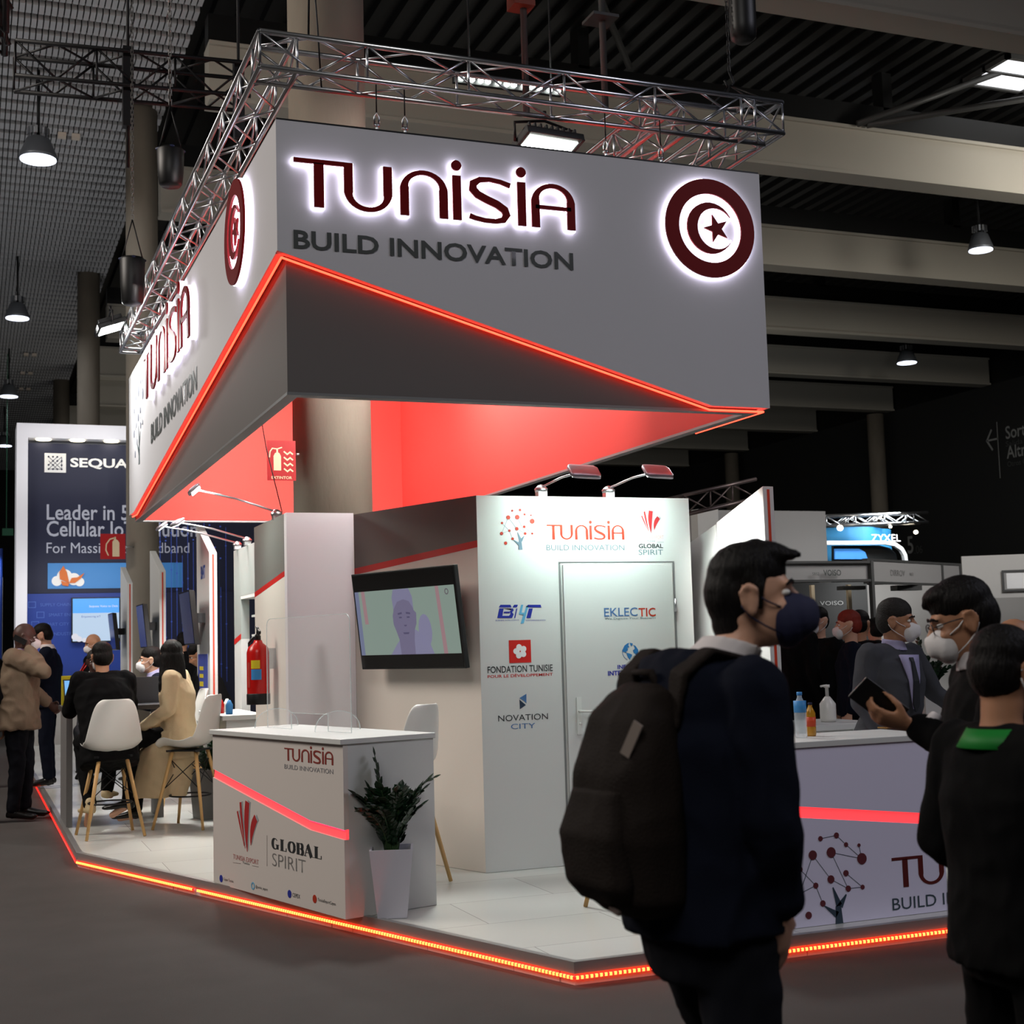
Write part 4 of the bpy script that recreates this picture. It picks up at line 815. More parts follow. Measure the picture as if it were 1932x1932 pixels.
# acrylic screen on the desk
sc_ = thing('acrylic_screen', 'clear acrylic hygiene screen standing on the reception desk', 'screen', (0,0,0))
S0 = D0+bk_*.30; fsn = Fr(S0, du, Z, dn)
def rrect(x0,x1,z0,z1,r,n=6):
    P = []
    for cx,cz,a0 in ((x1-r,z1-r,0),(x0+r,z1-r,90)): P += [(cx+r*math.cos(math.radians(a0+90*i/n)), cz+r*math.sin(math.radians(a0+90*i/n))) for i in range(n+1)]
    return P+[(x0,z0)]
xa, xb, z1 = .17, 1.22, 1.73
out = [(xb,DT+.001)]+rrect(xa,xb,DT+.001,z1,.05)+[(xa+.32,DT+.001),(xa+.32,DT+.10),(xa+.78,DT+.10),(xa+.78,DT+.001)]
mb = MB(); fsn.poly(mb, out, 0, .004); mb.build('pane', M['glass'], sc_)
mb = MB(); fsn.stroke(mb, out, .0035, -.0004, .0044, closed=True); mb.build('polished_edge', M['acryl_edge'], sc_)
for sx_ in (xa+.12, xb-.16):
    c_ = S0+du*sx_; q = Fr(c_, dn, Z, du); mb = MB(); q.poly(mb, [(-.15*math.cos(t), DT+.002+.12*math.sin(t)**.8) if math.sin(t) > 0 else (-.15*math.cos(t), DT+.002) for t in np.linspace(0.02,PI-.02,16)], -.002, .002); f_ = mb.build('foot', M['glass'], sc_)
    mb = MB(); q.stroke(mb, [(-.15*math.cos(t), DT+.003+.12*math.sin(t)**.8) for t in np.linspace(0.03,PI-.03,16)], .004, -.0025, .0025); mb.build('polished_edge', M['acryl_edge'], f_)
# ---------------------------------------------------------------- potted ZZ plant
def zz(loc, lb, H=.62, stems=13, seed=3, spread=.16):
    rnd = random.Random(seed); t = thing('zz_plant', lb, 'plant', loc, 0)
    for k in range(stems):
        a = rnd.uniform(0,2*PI); L = H*rnd.uniform(.45,.8) if k > 1 else H*1.0; sp = spread*rnd.uniform(.4,1.5)*(L/H)
        if k == 0: a, L, sp = PI*.95, H*1.0, .05
        if k == 1: a, L, sp = -.5, H*1.02, .20
        st = []; N = 14
        for i in range(N+1):
            u = i/N; st.append(Vector((math.cos(a)*(.03+sp*u**1.7), math.sin(a)*(.03+sp*u**1.7), L*(u-.32*u**3*(sp/.2 if k != 0 else 0)*.8))))
        mb = MB(); mb.tube(st, [.008*(1-.75*i/N)+.001 for i in range(N+1)], 6, mi=1)
        for i in range(3, N+1):
            tn = (st[i]-st[i-1]).normalized(); sd = tn.cross(Vector((math.cos(a+1.57),math.sin(a+1.57),.2))).normalized(); sd2 = tn.cross(sd)
            for s in ((-1,1) if i < N else (0,)):
                dr_ = (sd2*s*.8+tn*.75+sd*rnd.uniform(-.25,.25)).normalized() if s else tn
                l = .060*rnd.uniform(.8,1.15); nw_ = dr_.cross(sd).normalized(); nw_ = (nw_*1+sd*.0).normalized(); wv = dr_.cross(sd if abs(dr_.dot(sd)) < .9 else sd2).normalized(); nrm = wv.cross(dr_)
                p = st[i]; vs = [p, p+dr_*l*.3+wv*l*.31+nrm*.004, p+dr_*l*.65+wv*l*.27+nrm*.003, p+dr_*l, p+dr_*l*.65-wv*l*.27+nrm*.003, p+dr_*l*.3-wv*l*.31+nrm*.004, p+dr_*l*.5-nrm*.004]
                vs2 = [q-nrm*.002 for q in vs]
                mb.add(vs+vs2, [(0,1,6),(1,2,6),(2,3,6),(3,4,6),(4,5,6),(5,0,6),(7,13,8),(8,13,9),(9,13,10),(10,13,11),(11,13,12),(12,13,7),(0,7,8,1),(1,8,9,2),(2,9,10,3),(3,10,11,4),(4,11,12,5),(5,12,7,0)], 0)
        mb.build('leafy_stem', [M['green'], M['stem']], t)
    return t
pp = atZ(738,1733,.1); PH = .50; pot_c = (pp.x+.03, pp.y+.07, .1)
pt = thing('planter', 'tall tapered white square planter beside the reception desk', 'planter', pot_c, math.radians(-18))
def taper(mb, w0, w1, z0, z1, th=.012):
    o = [(-1,-1),(1,-1),(1,1),(-1,1)]; vs = [(a*w0,b*w0,z0) for a,b in o]+[(a*w1,b*w1,z1) for a,b in o]+[(a*(w1-th),b*(w1-th),z1) for a,b in o]+[(a*(w0-th)*1.02,b*(w0-th)*1.02,z1-.14) for a,b in o]
    fs = [(3,2,1,0)]+[(i,(i+1)%4,4+(i+1)%4,4+i) for i in range(4)]+[(4+i,4+(i+1)%4,8+(i+1)%4,8+i) for i in range(4)]+[(8+i,8+(i+1)%4,12+(i+1)%4,12+i) for i in range(4)]+[(12,13,14,15)]; mb.add(vs, fs)
mb = MB(); taper(mb, .078, .115, 0, .36); mb.build('pot', mat('planter_white', (214,212,222), .35, noise_s=2, noise_a=.02), pt); MB().box(-.098,.098,-.098,.098,.27,.325).build('soil', M['soil'], pt)
zz((pot_c[0],pot_c[1],.425), 'dark green zz plant growing in the tall white planter', .52, 46, 5, .20)
p2 = atZ(398,1560,.1); t = thing('planter', 'grey square planter half hidden behind the reception desk', 'planter', (1.95,12.35,.1), .2); mb = MB(); taper(mb, .10, .13, 0, .42); mb.build('pot', M['tableleg'], t); MB().box(-.11,.11,-.11,.11,.32,.375).build('soil', M['soil'], t)
zz((1.95,12.35,.475), 'small dark green plant peeking out left of the reception desk', .42, 9, 8, .2)
# ---------------------------------------------------------------- bar stools with moulded shells
def make_stool(lb, seed=0):
    t = thing('bar_stool', lb, 'stool', (0,0,0), 0, 'white shell bar stools with beech legs'); SH = .66
    prof = [(.235,-.012),(.20,.012),(.13,.006),(.04,-.012),(-.06,-.012),(-.13,.01),(-.18,.06),(-.205,.13),(-.22,.21),(-.235,.29),(-.25,.36),(-.262,.41),(-.268,.425)]
    wid = [.17,.205,.225,.232,.235,.238,.235,.225,.208,.19,.17,.14,.10]; NW = 14; vs = []
    for (x, z), wd in zip(prof, wid):
        for j in range(NW+1):
            s = -1+2*j/NW; e = abs(s)**2.6; isb = z > .05
            vs.append((x+(.05*e if isb else 0), s*wd*(1-.03*e), SH+z+(.0 if isb else .075*e*(1 if abs(x) < .19 else .5))+(.02*e if 0 < z <= .07 else 0)))
    n = len(vs); off = .007
    me = MB(); fs = [(i*(NW+1)+j, i*(NW+1)+j+1, (i+1)*(NW+1)+j+1, (i+1)*(NW+1)+j) for i in range(len(prof)-1) for j in range(NW)]; me.add(vs, fs, 0, True)
    s = me.build('seat_shell', M['shell'], t); mo = s.modifiers.new('thick', 'SOLIDIFY'); mo.thickness = .008; mo.offset = 0; mo = s.modifiers.new('sub', 'SUBSURF'); mo.levels = 1; mo.render_levels = 1
    MB().box(-.13,.13,-.13,.13,SH-.035,SH-.022).obox((0,0,SH-.03), (.14,.14,0), (-.012,.012,0), (0,0,.008)).obox((0,0,SH-.03), (.14,-.14,0), (.012,.012,0), (0,0,.008)).build('under_frame', M['blacksteel'], t)
    for a in (1,-1):
        for b in (1,-1): MB().tube([(a*.105,b*.105,SH-.03),(a*.225,b*.225,0)], [.017,.012], 10).build('leg', M['wood'], t)
    r = .165; MB().tube([(r*1.02*math.cos(k*PI/14)*1.0, r*1.02*math.sin(k*PI/14), .26) for k in range(28)], .007, 6, closed=True).build('footrest_ring', M['blacksteel'], t)
    mb = MB()
    for a in (1,-1): mb.tube([(a*.115,-.115,SH-.1),(a*.15,.15,SH-.33)], .004, 5).tube([(a*.115,.115,SH-.1),(a*.15,-.15,SH-.33)], .004, 5).tube([(-.115,a*.115,SH-.1),(.15,a*.15,SH-.33)], .004, 5).tube([(.115,a*.115,SH-.1),(-.15,a*.15,SH-.33)], .004, 5)
    mb.build('cross_wire', M['blacksteel'], t); return t
st0 = make_stool('white shell bar stool at left under the man in black, seen from behind')
st0.location = (1.06,11.62,.1); st0.rotation_euler = (0,0,math.radians(96)); st0.scale = (1.0,1.0,1.0)
for (x, y, rz, lb) in ((1.72,11.82,145,'white shell bar stool under the woman in the beige coat'),(2.43,8.18,128,'white shell bar stool behind the potted plant by the angled wall'),(3.38,6.80,100,'bar stool hidden behind the backpack, only a leg tip showing'),(1.92,13.78,185,'bar stool on the far side of the high table')):
    c = copy_tree(st0); c.location = (x,y,.1); c.rotation_euler = (0,0,math.radians(rz)); c['label'] = lb
# stools beyond the table edge
# high table
ht = thing('high_table', 'dark topped high meeting table on grey slab legs', 'table', (1.2,12.75,.1))
bevel(MB().box(-.45,.45,-.42,.42,.96,1.0).build('tabletop', M['tabledark'], ht)); MB().box(-.43,-.38,-.4,.4,0,.96).build('leg', M['tableleg'], ht); MB().box(.36,.41,-.1,.4,0,.96).build('leg', M['tableleg'], ht)
def laptop(loc, rz, lb, scr='screenblue', open_=100):
    t = thing('laptop', lb, 'laptop', loc, rz, 'laptops on the tables'); bevel(MB().box(-.16,.16,-.11,.11,0,.015).build('keyboard_base', M['tabledark'], t), .003)
    a = math.radians(open_-90); mb = MB(); u = Vector((0,math.sin(a),math.cos(a))); mb.obox(Vector((0,.11,.015))+u*.11, (.16,0,0), u*.11, u.cross(X)*.004); l = mb.build('lid', M['tabledark'], t)
    mb = MB(); mb.obox(Vector((0,.11,.015))+u*.11+u.cross(X)*-.0045*(-1 if False else 1), (.152,0,0), u*.1, u.cross(X)*.0006); mb.build('screen', M[scr], l)
    return t
laptop((.96,12.55,1.101), math.radians(20), 'open laptop with bright blue screen beside the man in black')
laptop((1.42,12.9,1.101), math.radians(195), 'dark laptop between the seated people at the high table')
t = thing('display_box', 'yellow and white leaflet box on the table behind the standing man', 'box', (.93,13.35,1.1)) if False else None
# second, farther table with leaflet holder
ft_ = thing('high_table', 'farther dark high table behind the tan jacket man', 'table', (1.62,16.6,.1)); bevel(MB().box(-.45,.45,-.42,.42,.96,1.0).build('tabletop', M['tabledark'], ft_)); MB().box(-.43,-.38,-.4,.4,0,.96).build('leg', M['tableleg'], ft_)
laptop((1.45,16.5,1.101), math.radians(0), 'grey laptop in front of the bald masked man')
lf = thing('leaflet_holder', 'yellow and white leaflet holder on the high table near the tan jacket man', 'leaflet holder', (.86,13.05,1.101)); MB().box(-.09,.0,-.04,.02,0,.26).build('leaflet_stack', M['yellow'], lf); MB().box(.0,.07,-.05,.03,0,.24).build('leaflet_stack', M['signwhite'], lf)
# ---------------------------------------------------------------- fire extinguisher
fe = thing('fire_extinguisher', 'red fire extinguisher with yellow and blue labels on the white wall', 'extinguisher', (1.955,10.06,1.15))
MB().lathe([(.0,0),(.075,0),(.082,.02),(.082,.37),(.07,.41),(.035,.44),(.028,.46)], (0,0,0), 28).build('cylinder', M['extred'], fe)
MB().lathe([(.084,-.004),(.085,0),(.085,.07),(.083,.075)], (0,0,0), 28).build('base_ring', M['black'], fe)
MB().lathe([(.022,.45),(.022,.49),(.015,.50)], (0,0,0), 12).tube([(0,0,.48),(-.02,-.05,.50),(-.03,-.08,.49)], .009, 6).build('valve', M['black'], fe)
MB().obox((0,-.02,.535), (.008,0,0), (0,.055,.02), (0,.0,.008)).obox((0,-.02,.505), (.007,0,0), (0,.05,0), (0,0,.005)).tube([(0,0,.48),(0,0,.55)], .012, 8).build('handle', M['black'], fe)
MB().tube([(-.03,.02,.48),(-.05,.08,.44),(-.04,.095,.3),(-.03,.09,.12)], .009, 8).build('hose', M['black'], fe)
def lab(z0, z1, a0, a1, m, nm):
    r = .0835; N = 8; vs = []; A = [math.radians(a0+(a1-a0)*i/N) for i in range(N+1)]
    for zz_ in (z0,z1): vs += [(r*math.cos(a), r*math.sin(a), zz_) for a in A]
    MB().add(vs, [(i,i+1,N+2+i,N+1+i) for i in range(N)], 0, True).build(nm, m, fe)
lab(.255,.315,222,268,M['yellow'],'yellow_label'); lab(.175,.25,222,275,M['labelblue'],'blue_label'); lab(.12,.30,196,214,mat('fine_print_red',(180,60,50),.4),'print_label')
MB().box(.07,.123,-.03,.03,.25,.4).build('wall_bracket', M['alu'], fe)
# fire signs
def firesign(c, wd, hh, lb, kind):
    t = thing('fire_sign', lb, 'sign', c, 0, 'red fire extinguisher signs')
    MB().box(-wd/2,wd/2,-.004,.004,-hh/2,hh/2).build('plate', M['signred'], t); f = Fr((0,-.0045,0), X, Z, -Y); s = wd
    mb = MB()
    if kind == 0:
        f.poly(mb, [(-.28*s,-.35*s),(-.02*s,-.35*s),(-.02*s,.15*s),(-.07*s,.25*s),(-.12*s,.28*s),(-.12*s,.38*s),(-.18*s,.38*s),(-.18*s,.28*s),(-.23*s,.25*s),(-.28*s,.15*s)]); f.stroke(mb, [(-.15*s,.40*s),(-.32*s,.42*s),(-.40*s,.30*s),(-.42*s,.10*s)], .04*s); f.stroke(mb, [(-.15*s,.40*s),(.02*s,.46*s)], .04*s)
        for k in range(4): f.stroke(mb, [(.08*s+.0*k,(.32-.2*k)*s),(.2*s,(.22-.2*k)*s),(.30*s,(.30-.2*k)*s),(.40*s,(.22-.2*k)*s)], .05*s)
    else:
        f.poly(mb, [(-.02*s,-.42*s),(.26*s,-.42*s),(.26*s,.15*s),(.2*s,.25*s),(.12*s,.3*s),(.12*s,.40*s),(.06*s,.40*s),(.04*s,.28*s),(-.02*s,.2*s)]); f.stroke(mb, [(.08*s,.36*s),(-.12*s,.30*s),(-.26*s,.10*s),(-.28*s,-.15*s),(-.18*s,-.38*s)], .05*s)
    mb.build('pictogram', M['signcream'], t)
    if kind == 1: MB().tube([(wd/2,0,.0),(wd/2+.2,.25,.0)], .012, 6).build('bracket', M['alu'], t)
    if kind == 0:
        text('EXTINTOR', 'lettering', M['signcream'], (-.36*s,-.0045,-hh/2+.05*s), X, Z, width=.72*s, height=.10*s, parent=t, depth=.001, bold=.02)
        MB().tube([(wd/2,0,.05),(wd/2+.03,.0,.05)], .01, 6).build('bracket', M['alu'], t)
    return t
a = atY(531,869,10.1); firesign(a, .215, .30, 'red extinguisher sign with wording hanging left of the concrete column under the canopy', 0)
a = atY(213,1031,23.6); firesign(a, .40, .42, 'square red extinguisher sign on the second concrete column before the navy booth', 1)
MB().tube([(1.93,9.95,3.5),(2.0,9.9,3.0),(2.09,9.8,2.52)], .004, 5).build('thin_cable', M['black'], label='thin cable running down from the canopy past the extinguisher sign', cat='cable')
# ---------------------------------------------------------------- right counter with lit stripe
CX0, CX1, CYF, CT = 3.30, 4.70, 5.95, 1.0
ct = thing('info_counter', 'lavender white counter with glowing red stripe and country logo at right', 'counter', (0,0,0)); fc = Fr((0,CYF,0), X, Z, -Y)
def cl(px, py): p = atY(px, py, CYF); return (p.x, p.z)
zl = .745; zr = .587
up_ = [(CX0,CT-.03),(CX0,zl),(CX1,zr),(CX1,CT-.03)]; lo_ = [(CX0,.1),(CX1,.1),(CX1,zr-.055),(CX0,zl-.055)]
mb = MB(); fc.poly(mb, up_, -.03, 0); fc.poly(mb, lo_, -.03, 0); mb.build('front_panel', M['ctrlav'], ct)
mb = MB(); fc.stroke(mb, [(CX0,zl-.0275),(CX1,zr-.0275)], .057, -.028, -.012); mb.build('light_channel', M['ledpink'], ct)
MB().box(CX0,CX1,CYF+.031,6.42,.1,CT-.03).build('cabinet', M['ctrlav'], ct); bevel(MB().box(CX0-.01,CX1+.01,CYF-.01,6.45,CT-.03,CT).build('countertop', M['white'], ct), .003)
a = cl(1683,1676); b = cl(1684,1630); tunisia(Fr((a[0],CYF,a[1]), X, Z, -Y), .145, .98, ct, mat('maroon_print_2', (92,26,24), .5), 0, .002) if False else None
a = cl(1685,1676); tunisia(Fr((a[0],CYF,a[1]), X, Z, -Y), .15, .96, ct, mat('maroon_print_2', (92,26,24), .5), 0, .002)
text('BUILD INNOVATION', 'lettering', mat('teal_print', (58,74,84), .5), (cl(1684,1718)[0],CYF-.001,cl(1684,1718)[1]), X, Z, width=.95, height=.06, parent=ct, depth=.001)
a = cl(1512,1757); tree_logo(Fr((a[0],CYF,a[1]), X, Z, -Y), .45, ct, dots=mat('maroon_node', (100,44,52), .5), trunk=mat('teal_trunk', (52,68,82), .5))
# things on the counter
def bottle(x, y, z, lb, h=.22, r=.03, cap='labelblue', liquid=None, label_m='labelblue', z0=.1, z1=.17):
    t = thing('bottle', lb, 'bottle', (x,y,z)); MB().lathe([(.0,0),(r*.9,0),(r,.01),(r,.05),(r*.94,.06),(r,.07),(r,h*.68),(r*.6,h*.82),(r*.4,h*.88),(r*.4,h*.93)], (0,0,0), 20).build('body', M['bottleplastic'] if not liquid else liquid, t)
    MB().lathe([(r*.45,h*.93),(r*.45,h)], (0,0,0), 14).build('cap', M[cap], t); MB().lathe([(r*1.02,z0),(r*1.02,z1)], (0,0,0), 20).build('label', label_m if not isinstance(label_m, str) else M[label_m], t); return t
p = atZ(1512,1392,CT); bottle(p.x, p.y, CT+.001, 'clear water bottle with blue label and cap on the right counter', .235, .032, z0=.13, z1=.19)
p = atZ(1531,1389,CT); bottle(p.x, p.y, CT+.001, 'small juice bottle with orange label and violet cap beside the water bottle', .175, .026, 'maskb', mat('juice', (196,140,40), .1, alpha=.85), mat('orange_label', (206,70,30), .5), .05, .10)
t = thing('gold_phone', 'flat golden phone lying at the back of the right counter', 'phone', (*atZ(1686,1374,CT).xy, CT+.001)); bevel(MB().box(-.08,.08,-.04,.04,0,.009).build('body', mat('gold_case', (170,126,70), .3, metal=.6), t), .003)
p = atZ(1470,1383,CT)
# rear white counter and seat behind the right counter
rc = thing('rear_counter', 'white low rear counter beyond the right counter', 'counter', (5.35,8.1,.1)); bevel(MB().box(-.75,.35,-.3,.3,.8,.84).build('worktop', M['white'], rc)); MB().box(-.72,.32,-.27,.27,0,.8).build('cabinet', M['white'], rc)
p = atY(1568,1300,8.0); t = thing('hand_sanitizer', 'white pump bottle of hand sanitizer on the rear counter', 'bottle', (p.x,8.05,.942)); MB().lathe([(0,0),(.05,0),(.055,.02),(.055,.12),(.03,.155),(.018,.17)], (0,0,0), 18).build('body', M['shell'], t); MB().lathe([(.012,.17),(.012,.23),(.02,.23),(.02,.25),(0,.25)], (0,0,0), 12).tube([(0,0,.245),(-.05,0,.24)], .008, 6).build('pump', M['shell'], t)
c = copy_tree(st0); c.location = (4.30,6.72,.1); c.rotation_euler = (0,0,math.radians(-80)); c['label'] = 'white shell bar stool tucked behind the right counter'; c.scale = (1,1,1)
# ================================================================ NAVY BOOTH at far left
NB = 26.0
nb = thing('navy_booth', 'tall navy and white exhibition booth with large white slogan at far left', 'booth', (0,0,0)); fN = Fr((0,NB,0), X, Z, -Y)
MB().box(.94,6.2,NB,NB+.3,2.68,5.39).build('header_panel', M['navy'], nb)
MB().box(.75,.94,NB-.25,NB+.6,0,5.71).box(.94,6.2,NB-.25,NB+.6,5.45,5.71).build('white_frame', mat('booth_frame_white', (236,236,244), .6, noise_s=1, noise_a=.02), nb)
for i, (px, py) in enumerate(((82,828),(146,829.5),(210,831),(274,833))):
    p = atY(px, py, NB-.1); mb = MB(); mb.lathe([(.13,0),(.13,.02)], (0,0,0), 20); o = mb.build('downlight', mat('booth_downlight', (255,255,255), .4, emis=(255,240,200), es=7), nb); o.location = (p.x,NB-.12,5.43)
MB().box(.875,3.0,NB-.1,NB-.001,1.2,2.67).build('blue_panel', M['blue'], nb); MB().box(3.0,6.2,NB-.1,NB-.001,0,2.67).build('starry_panel', M['navy'], nb)
MB().box(.9,3.0,NB-.3,NB-.001,0,1.2).build('plinth', M['white3'], nb)
def nt_(s, x0, z0, h, w_, m, bold=0): text(s, 'lettering', m, (x0,NB-.002,z0), X, Z, height=h, width=w_, parent=nb, depth=.004, bold=bold)
sw = M['signwhite']; mt = mat('muted_lettering', (176,180,196), .5)
nt_('SEQUANS', 1.675,4.935,.20,1.40,sw,.03)
nt_('Leader in 5G and', 1.272,4.0,.285,2.22,mt,.012); nt_('Cellular IoT Solutions', 1.272,3.70,.285,2.80,mt,.012); nt_('For Massive & Broadband', 1.272,3.40,.19,2.52,mt)
mb = MB(); fN.poly(mb, [(1.23,4.86),(1.60,4.86),(1.60,5.21),(1.23,5.21)], 0, .02); mb.build('logo_tile', sw, nb)
mb = MB(); q = lambda i, j: (1.30+i*.075, 4.92+j*.075)
for a, b in (((0,0),(3,3)),((0,3),(3,0)),((0,1),(2,3)),((1,0),(3,2)),((0,0),(3,0)),((3,0),(3,3)),((0,2),(2,0))): fN.stroke(mb, [q(*a),q(*b)], .009, .02, .024)
for i in range(4):
    for j in range(4):
        if (i*3+j) % 5 != 2: fN.disc(mb, q(i,j), .017, .02, .026, n=10)
mb.build('logo_mark', M['navy'], nb)
mb = MB(); fN.poly(mb, [(1.293,2.76),(3.67,2.76),(3.67,3.22),(1.293,3.22)], 0, .015); mb.build('sky_strip', M['skyblue'], nb)
mb = MB()
for k_, (cx, cz, r) in enumerate(((1.45,2.90,.09),(1.58,2.98,.13),(1.74,2.93,.11),(1.84,2.88,.08))): fN.disc(mb, (cx,cz), r, .016, .018+.004*k_)
mb.build('cloud', sw, nb); mb = MB()
fN.poly(mb, [(1.66,2.86),(1.50,2.93),(1.49,3.06),(1.56,3.17),(1.62,3.05)], .034, .046); fN.poly(mb, [(1.66,2.86),(1.70,2.95),(1.80,2.96),(1.92,3.04),(1.86,2.94),(1.76,2.86)], .034, .050); fN.poly(mb, [(1.66,2.86),(1.52,2.90),(1.54,2.82),(1.64,2.80)], .034, .054); mb.build('butterfly', mat('butterfly_orange', (206,104,30), .5), nb)
nt_('Monarch 2 GM02S', 1.98,3.02,.10,.95,sw); nt_('LTE-M/NB-IoT', 1.98,2.86,.10,.86,sw); nt_('Most', 3.41,3.02,.10,.25,sw); nt_('5G R', 3.41,2.86,.10,.24,sw)
icon = mat('faint_blue_print', (70,100,180), .5)
for k, (px, py, s) in enumerate(((76,1141,'SUPPLY CHAIN'),(92,1160,'SMART ENERGY'),(82,1178,'SMART CITY'),(100,1196,'INDUSTRIAL IoT'))):
    p = atY(px, py+3, NB-.1); text(s, 'lettering', icon, (p.x,NB-.101,p.z), X, Z, height=.055, parent=nb, depth=.002)
    mb = MB(); Fr((0,NB-.1,0), X, Z, -Y).stroke(mb, [(p.x-.2,p.z-.02),(p.x-.08,p.z-.02),(p.x-.08,p.z+.08),(p.x-.2,p.z+.08)], .012, closed=True); mb.build('icon', icon, nb)
rnd = random.Random(4); mb = MB(); 
for k in range(14):
    x = 3.15+k*.1; fN.stroke(mb, [(x,1.0),(x,rnd.uniform(2.4,4.4))], .008, .101, .103)
    for j in range(5): fN.disc(mb, (x,rnd.uniform(1.2,4.2)), .016, .101, .105, n=8)
mb.build('star_lines', mat('star_blue', (60,90,190), .5, emis=(70,100,220), es=.08), nb)
s = thing('booth_screen', 'bright pale blue presentation screen on the blue booth wall', 'screen', (2.11,NB-.18,2.19)); MB().box(-.42,.42,-.02,.06,-.40,.40).build('frame', M['black'], s)
MB().box(-.40,.40,-.026,-.021,-.38,.12).build('slide_lower', M['screenlight'], s); MB().box(-.40,.40,-.026,-.021,.12,.38).build('slide_upper', mat('slide_blue', (40,90,160), .4, emis=(86,160,232), es=.9), s)
text('Sequans Voice to Data', 'lettering', sw, (-.12,-.028,.21), X, Z, height=.05, parent=s, depth=.001); text('Empowering IoT', 'lettering', icon, (-.25,-.028,.03), X, Z, height=.045, parent=s, depth=.001)
mb = MB(); f5 = Fr((0,-.027,0), X, Z, -Y)
for cx, cz, r in ((-.36,-.30,.06),(-.29,-.34,.05),(-.2,-.36,.04),(-.1,-.37,.04)): f5.disc(mb, (cx,cz), r, 0, .002)
mb.build('cloud', em('cloud_white', (225,225,235), .9), s)
# blue vertical banner
vb = thing('vertical_banner', 'blue vertical banner with sideways white company name between divider panels', 'banner', (0,0,0)); a = atY(257,1120,24.6); b = atY(281,1250,24.6)
MB().box(a.x,b.x,24.6,24.64,0,a.z+.25).build('panel', M['blue'], vb); text('SEQUANS', 'lettering', M['signwhite'], (b.x-.045,24.598,atY(258,1228,24.6).z), Z, -X, width=.98, height=.13, parent=vb, depth=-.002 if False else .002, bold=.0)
# white booth parts at extreme left
lb2 = thing('white_booth', 'pale white booth edge behind the man at the left border', 'booth', (0,0,0)); MB().box(.05,.62,32,32.3,0,3.4).box(.45,.66,31.8,32,0,3.3).build('wall_panel', M['white3'], lb2)
text('LL', 'lettering', M['tabledark'], (.26,31.99,1.75), X, Z, height=.25, parent=lb2, depth=.01); area('booth_light', (.4,31.2,3.6), (.35,32,2.4), .4, 5, (1,.97,.9))
MB().tube([(.60,31.5,0),(.60,31.5,3.9)], .05, 10).build('blue_post', M['blue'], label='thin blue upright post left of the navy booth', cat='post')
t = thing('exit_sign', 'small green exit sign hanging in the distance at far left', 'sign', atY(12,1003,45)); MB().box(-.12,.2,0,.05,-.12,.10).box(-.01,.01,.02,.03,.1,5.75).build('plate', mat('exit_green', (16,70,50), .5, emis=(20,110,70), es=.06), t)
area('booth_light', (2.4,24.6,5.3), (2.4,26,4.6), 2.5, 16, (1,.98,.95), .4)
area('booth_light', (1.9,24.6,3.0), (2.0,26,1.6), 1.6, 16, (1,.98,.95), .4)
# ================================================================ FAR BOOTHS at right
def shell(t, p0, p1, z0, z1, m, th=.06):
    p0, p1 = Vector((*p0,0)), Vector((*p1,0)); u = (p1-p0).normalized(); f = Fr(p0, u, Z); mb = MB(); f.poly(mb, [(0,z0),((p1-p0).length,z0),((p1-p0).length,z1),(0,z1)], -th, 0); return mb.build('wall_panel', m, t), f, (p1-p0).length
gb = thing('grey_booth_wall', 'plain grey booth wall rising behind the slanted white panel', 'booth', (0,0,0)); a = atY(1303,962,18); b = atY(1557,965,18)
shell(gb, (a.x,18), (b.x,18), 2.6, 3.45, M['greyfascia']); MB().box(a.x,a.x+.35,17.8,18,2.6,3.44).build('corner_post', M['white3'], gb)
sb = thing('shell_scheme_booth', 'grey shell scheme booth with company name fascia behind the mask wearer', 'booth', (0,0,0))
YS = 14.5; f1 = (atY(1303,1065,YS).x, atY(1642,1065,YS).x); zt_, zb_ = 2.42, 2.22
o, f, L = shell(sb, (f1[0],YS), (f1[1],YS), zb_, zt_, M['greyfascia'], .05)
MB().box(f1[0],f1[1],YS-.06,YS-.0,zt_,zt_+.03).box(f1[0],f1[1],YS-.06,YS,zb_-.03,zb_).box(f1[1]-.04,f1[1],YS-.07,YS,0.05,zt_+.03).box(f1[0],f1[0]+.04,YS-.07,YS,0.05,zt_+.03).build('frame_rail', M['steelgrey'], sb)
text('VOISO', 'lettering', M['textgrey'], (atY(1549,1090,YS).x,YS-.052,atY(1549,1087,YS).z), X, Z, width=.26, height=.075, parent=sb, depth=.004, bold=.02); text('5B52', 'lettering', M['textgrey'], (atY(1528,1088,YS).x,YS-.052,atY(1528,1086,YS).z), X, Z, height=.035, parent=sb, depth=.004)
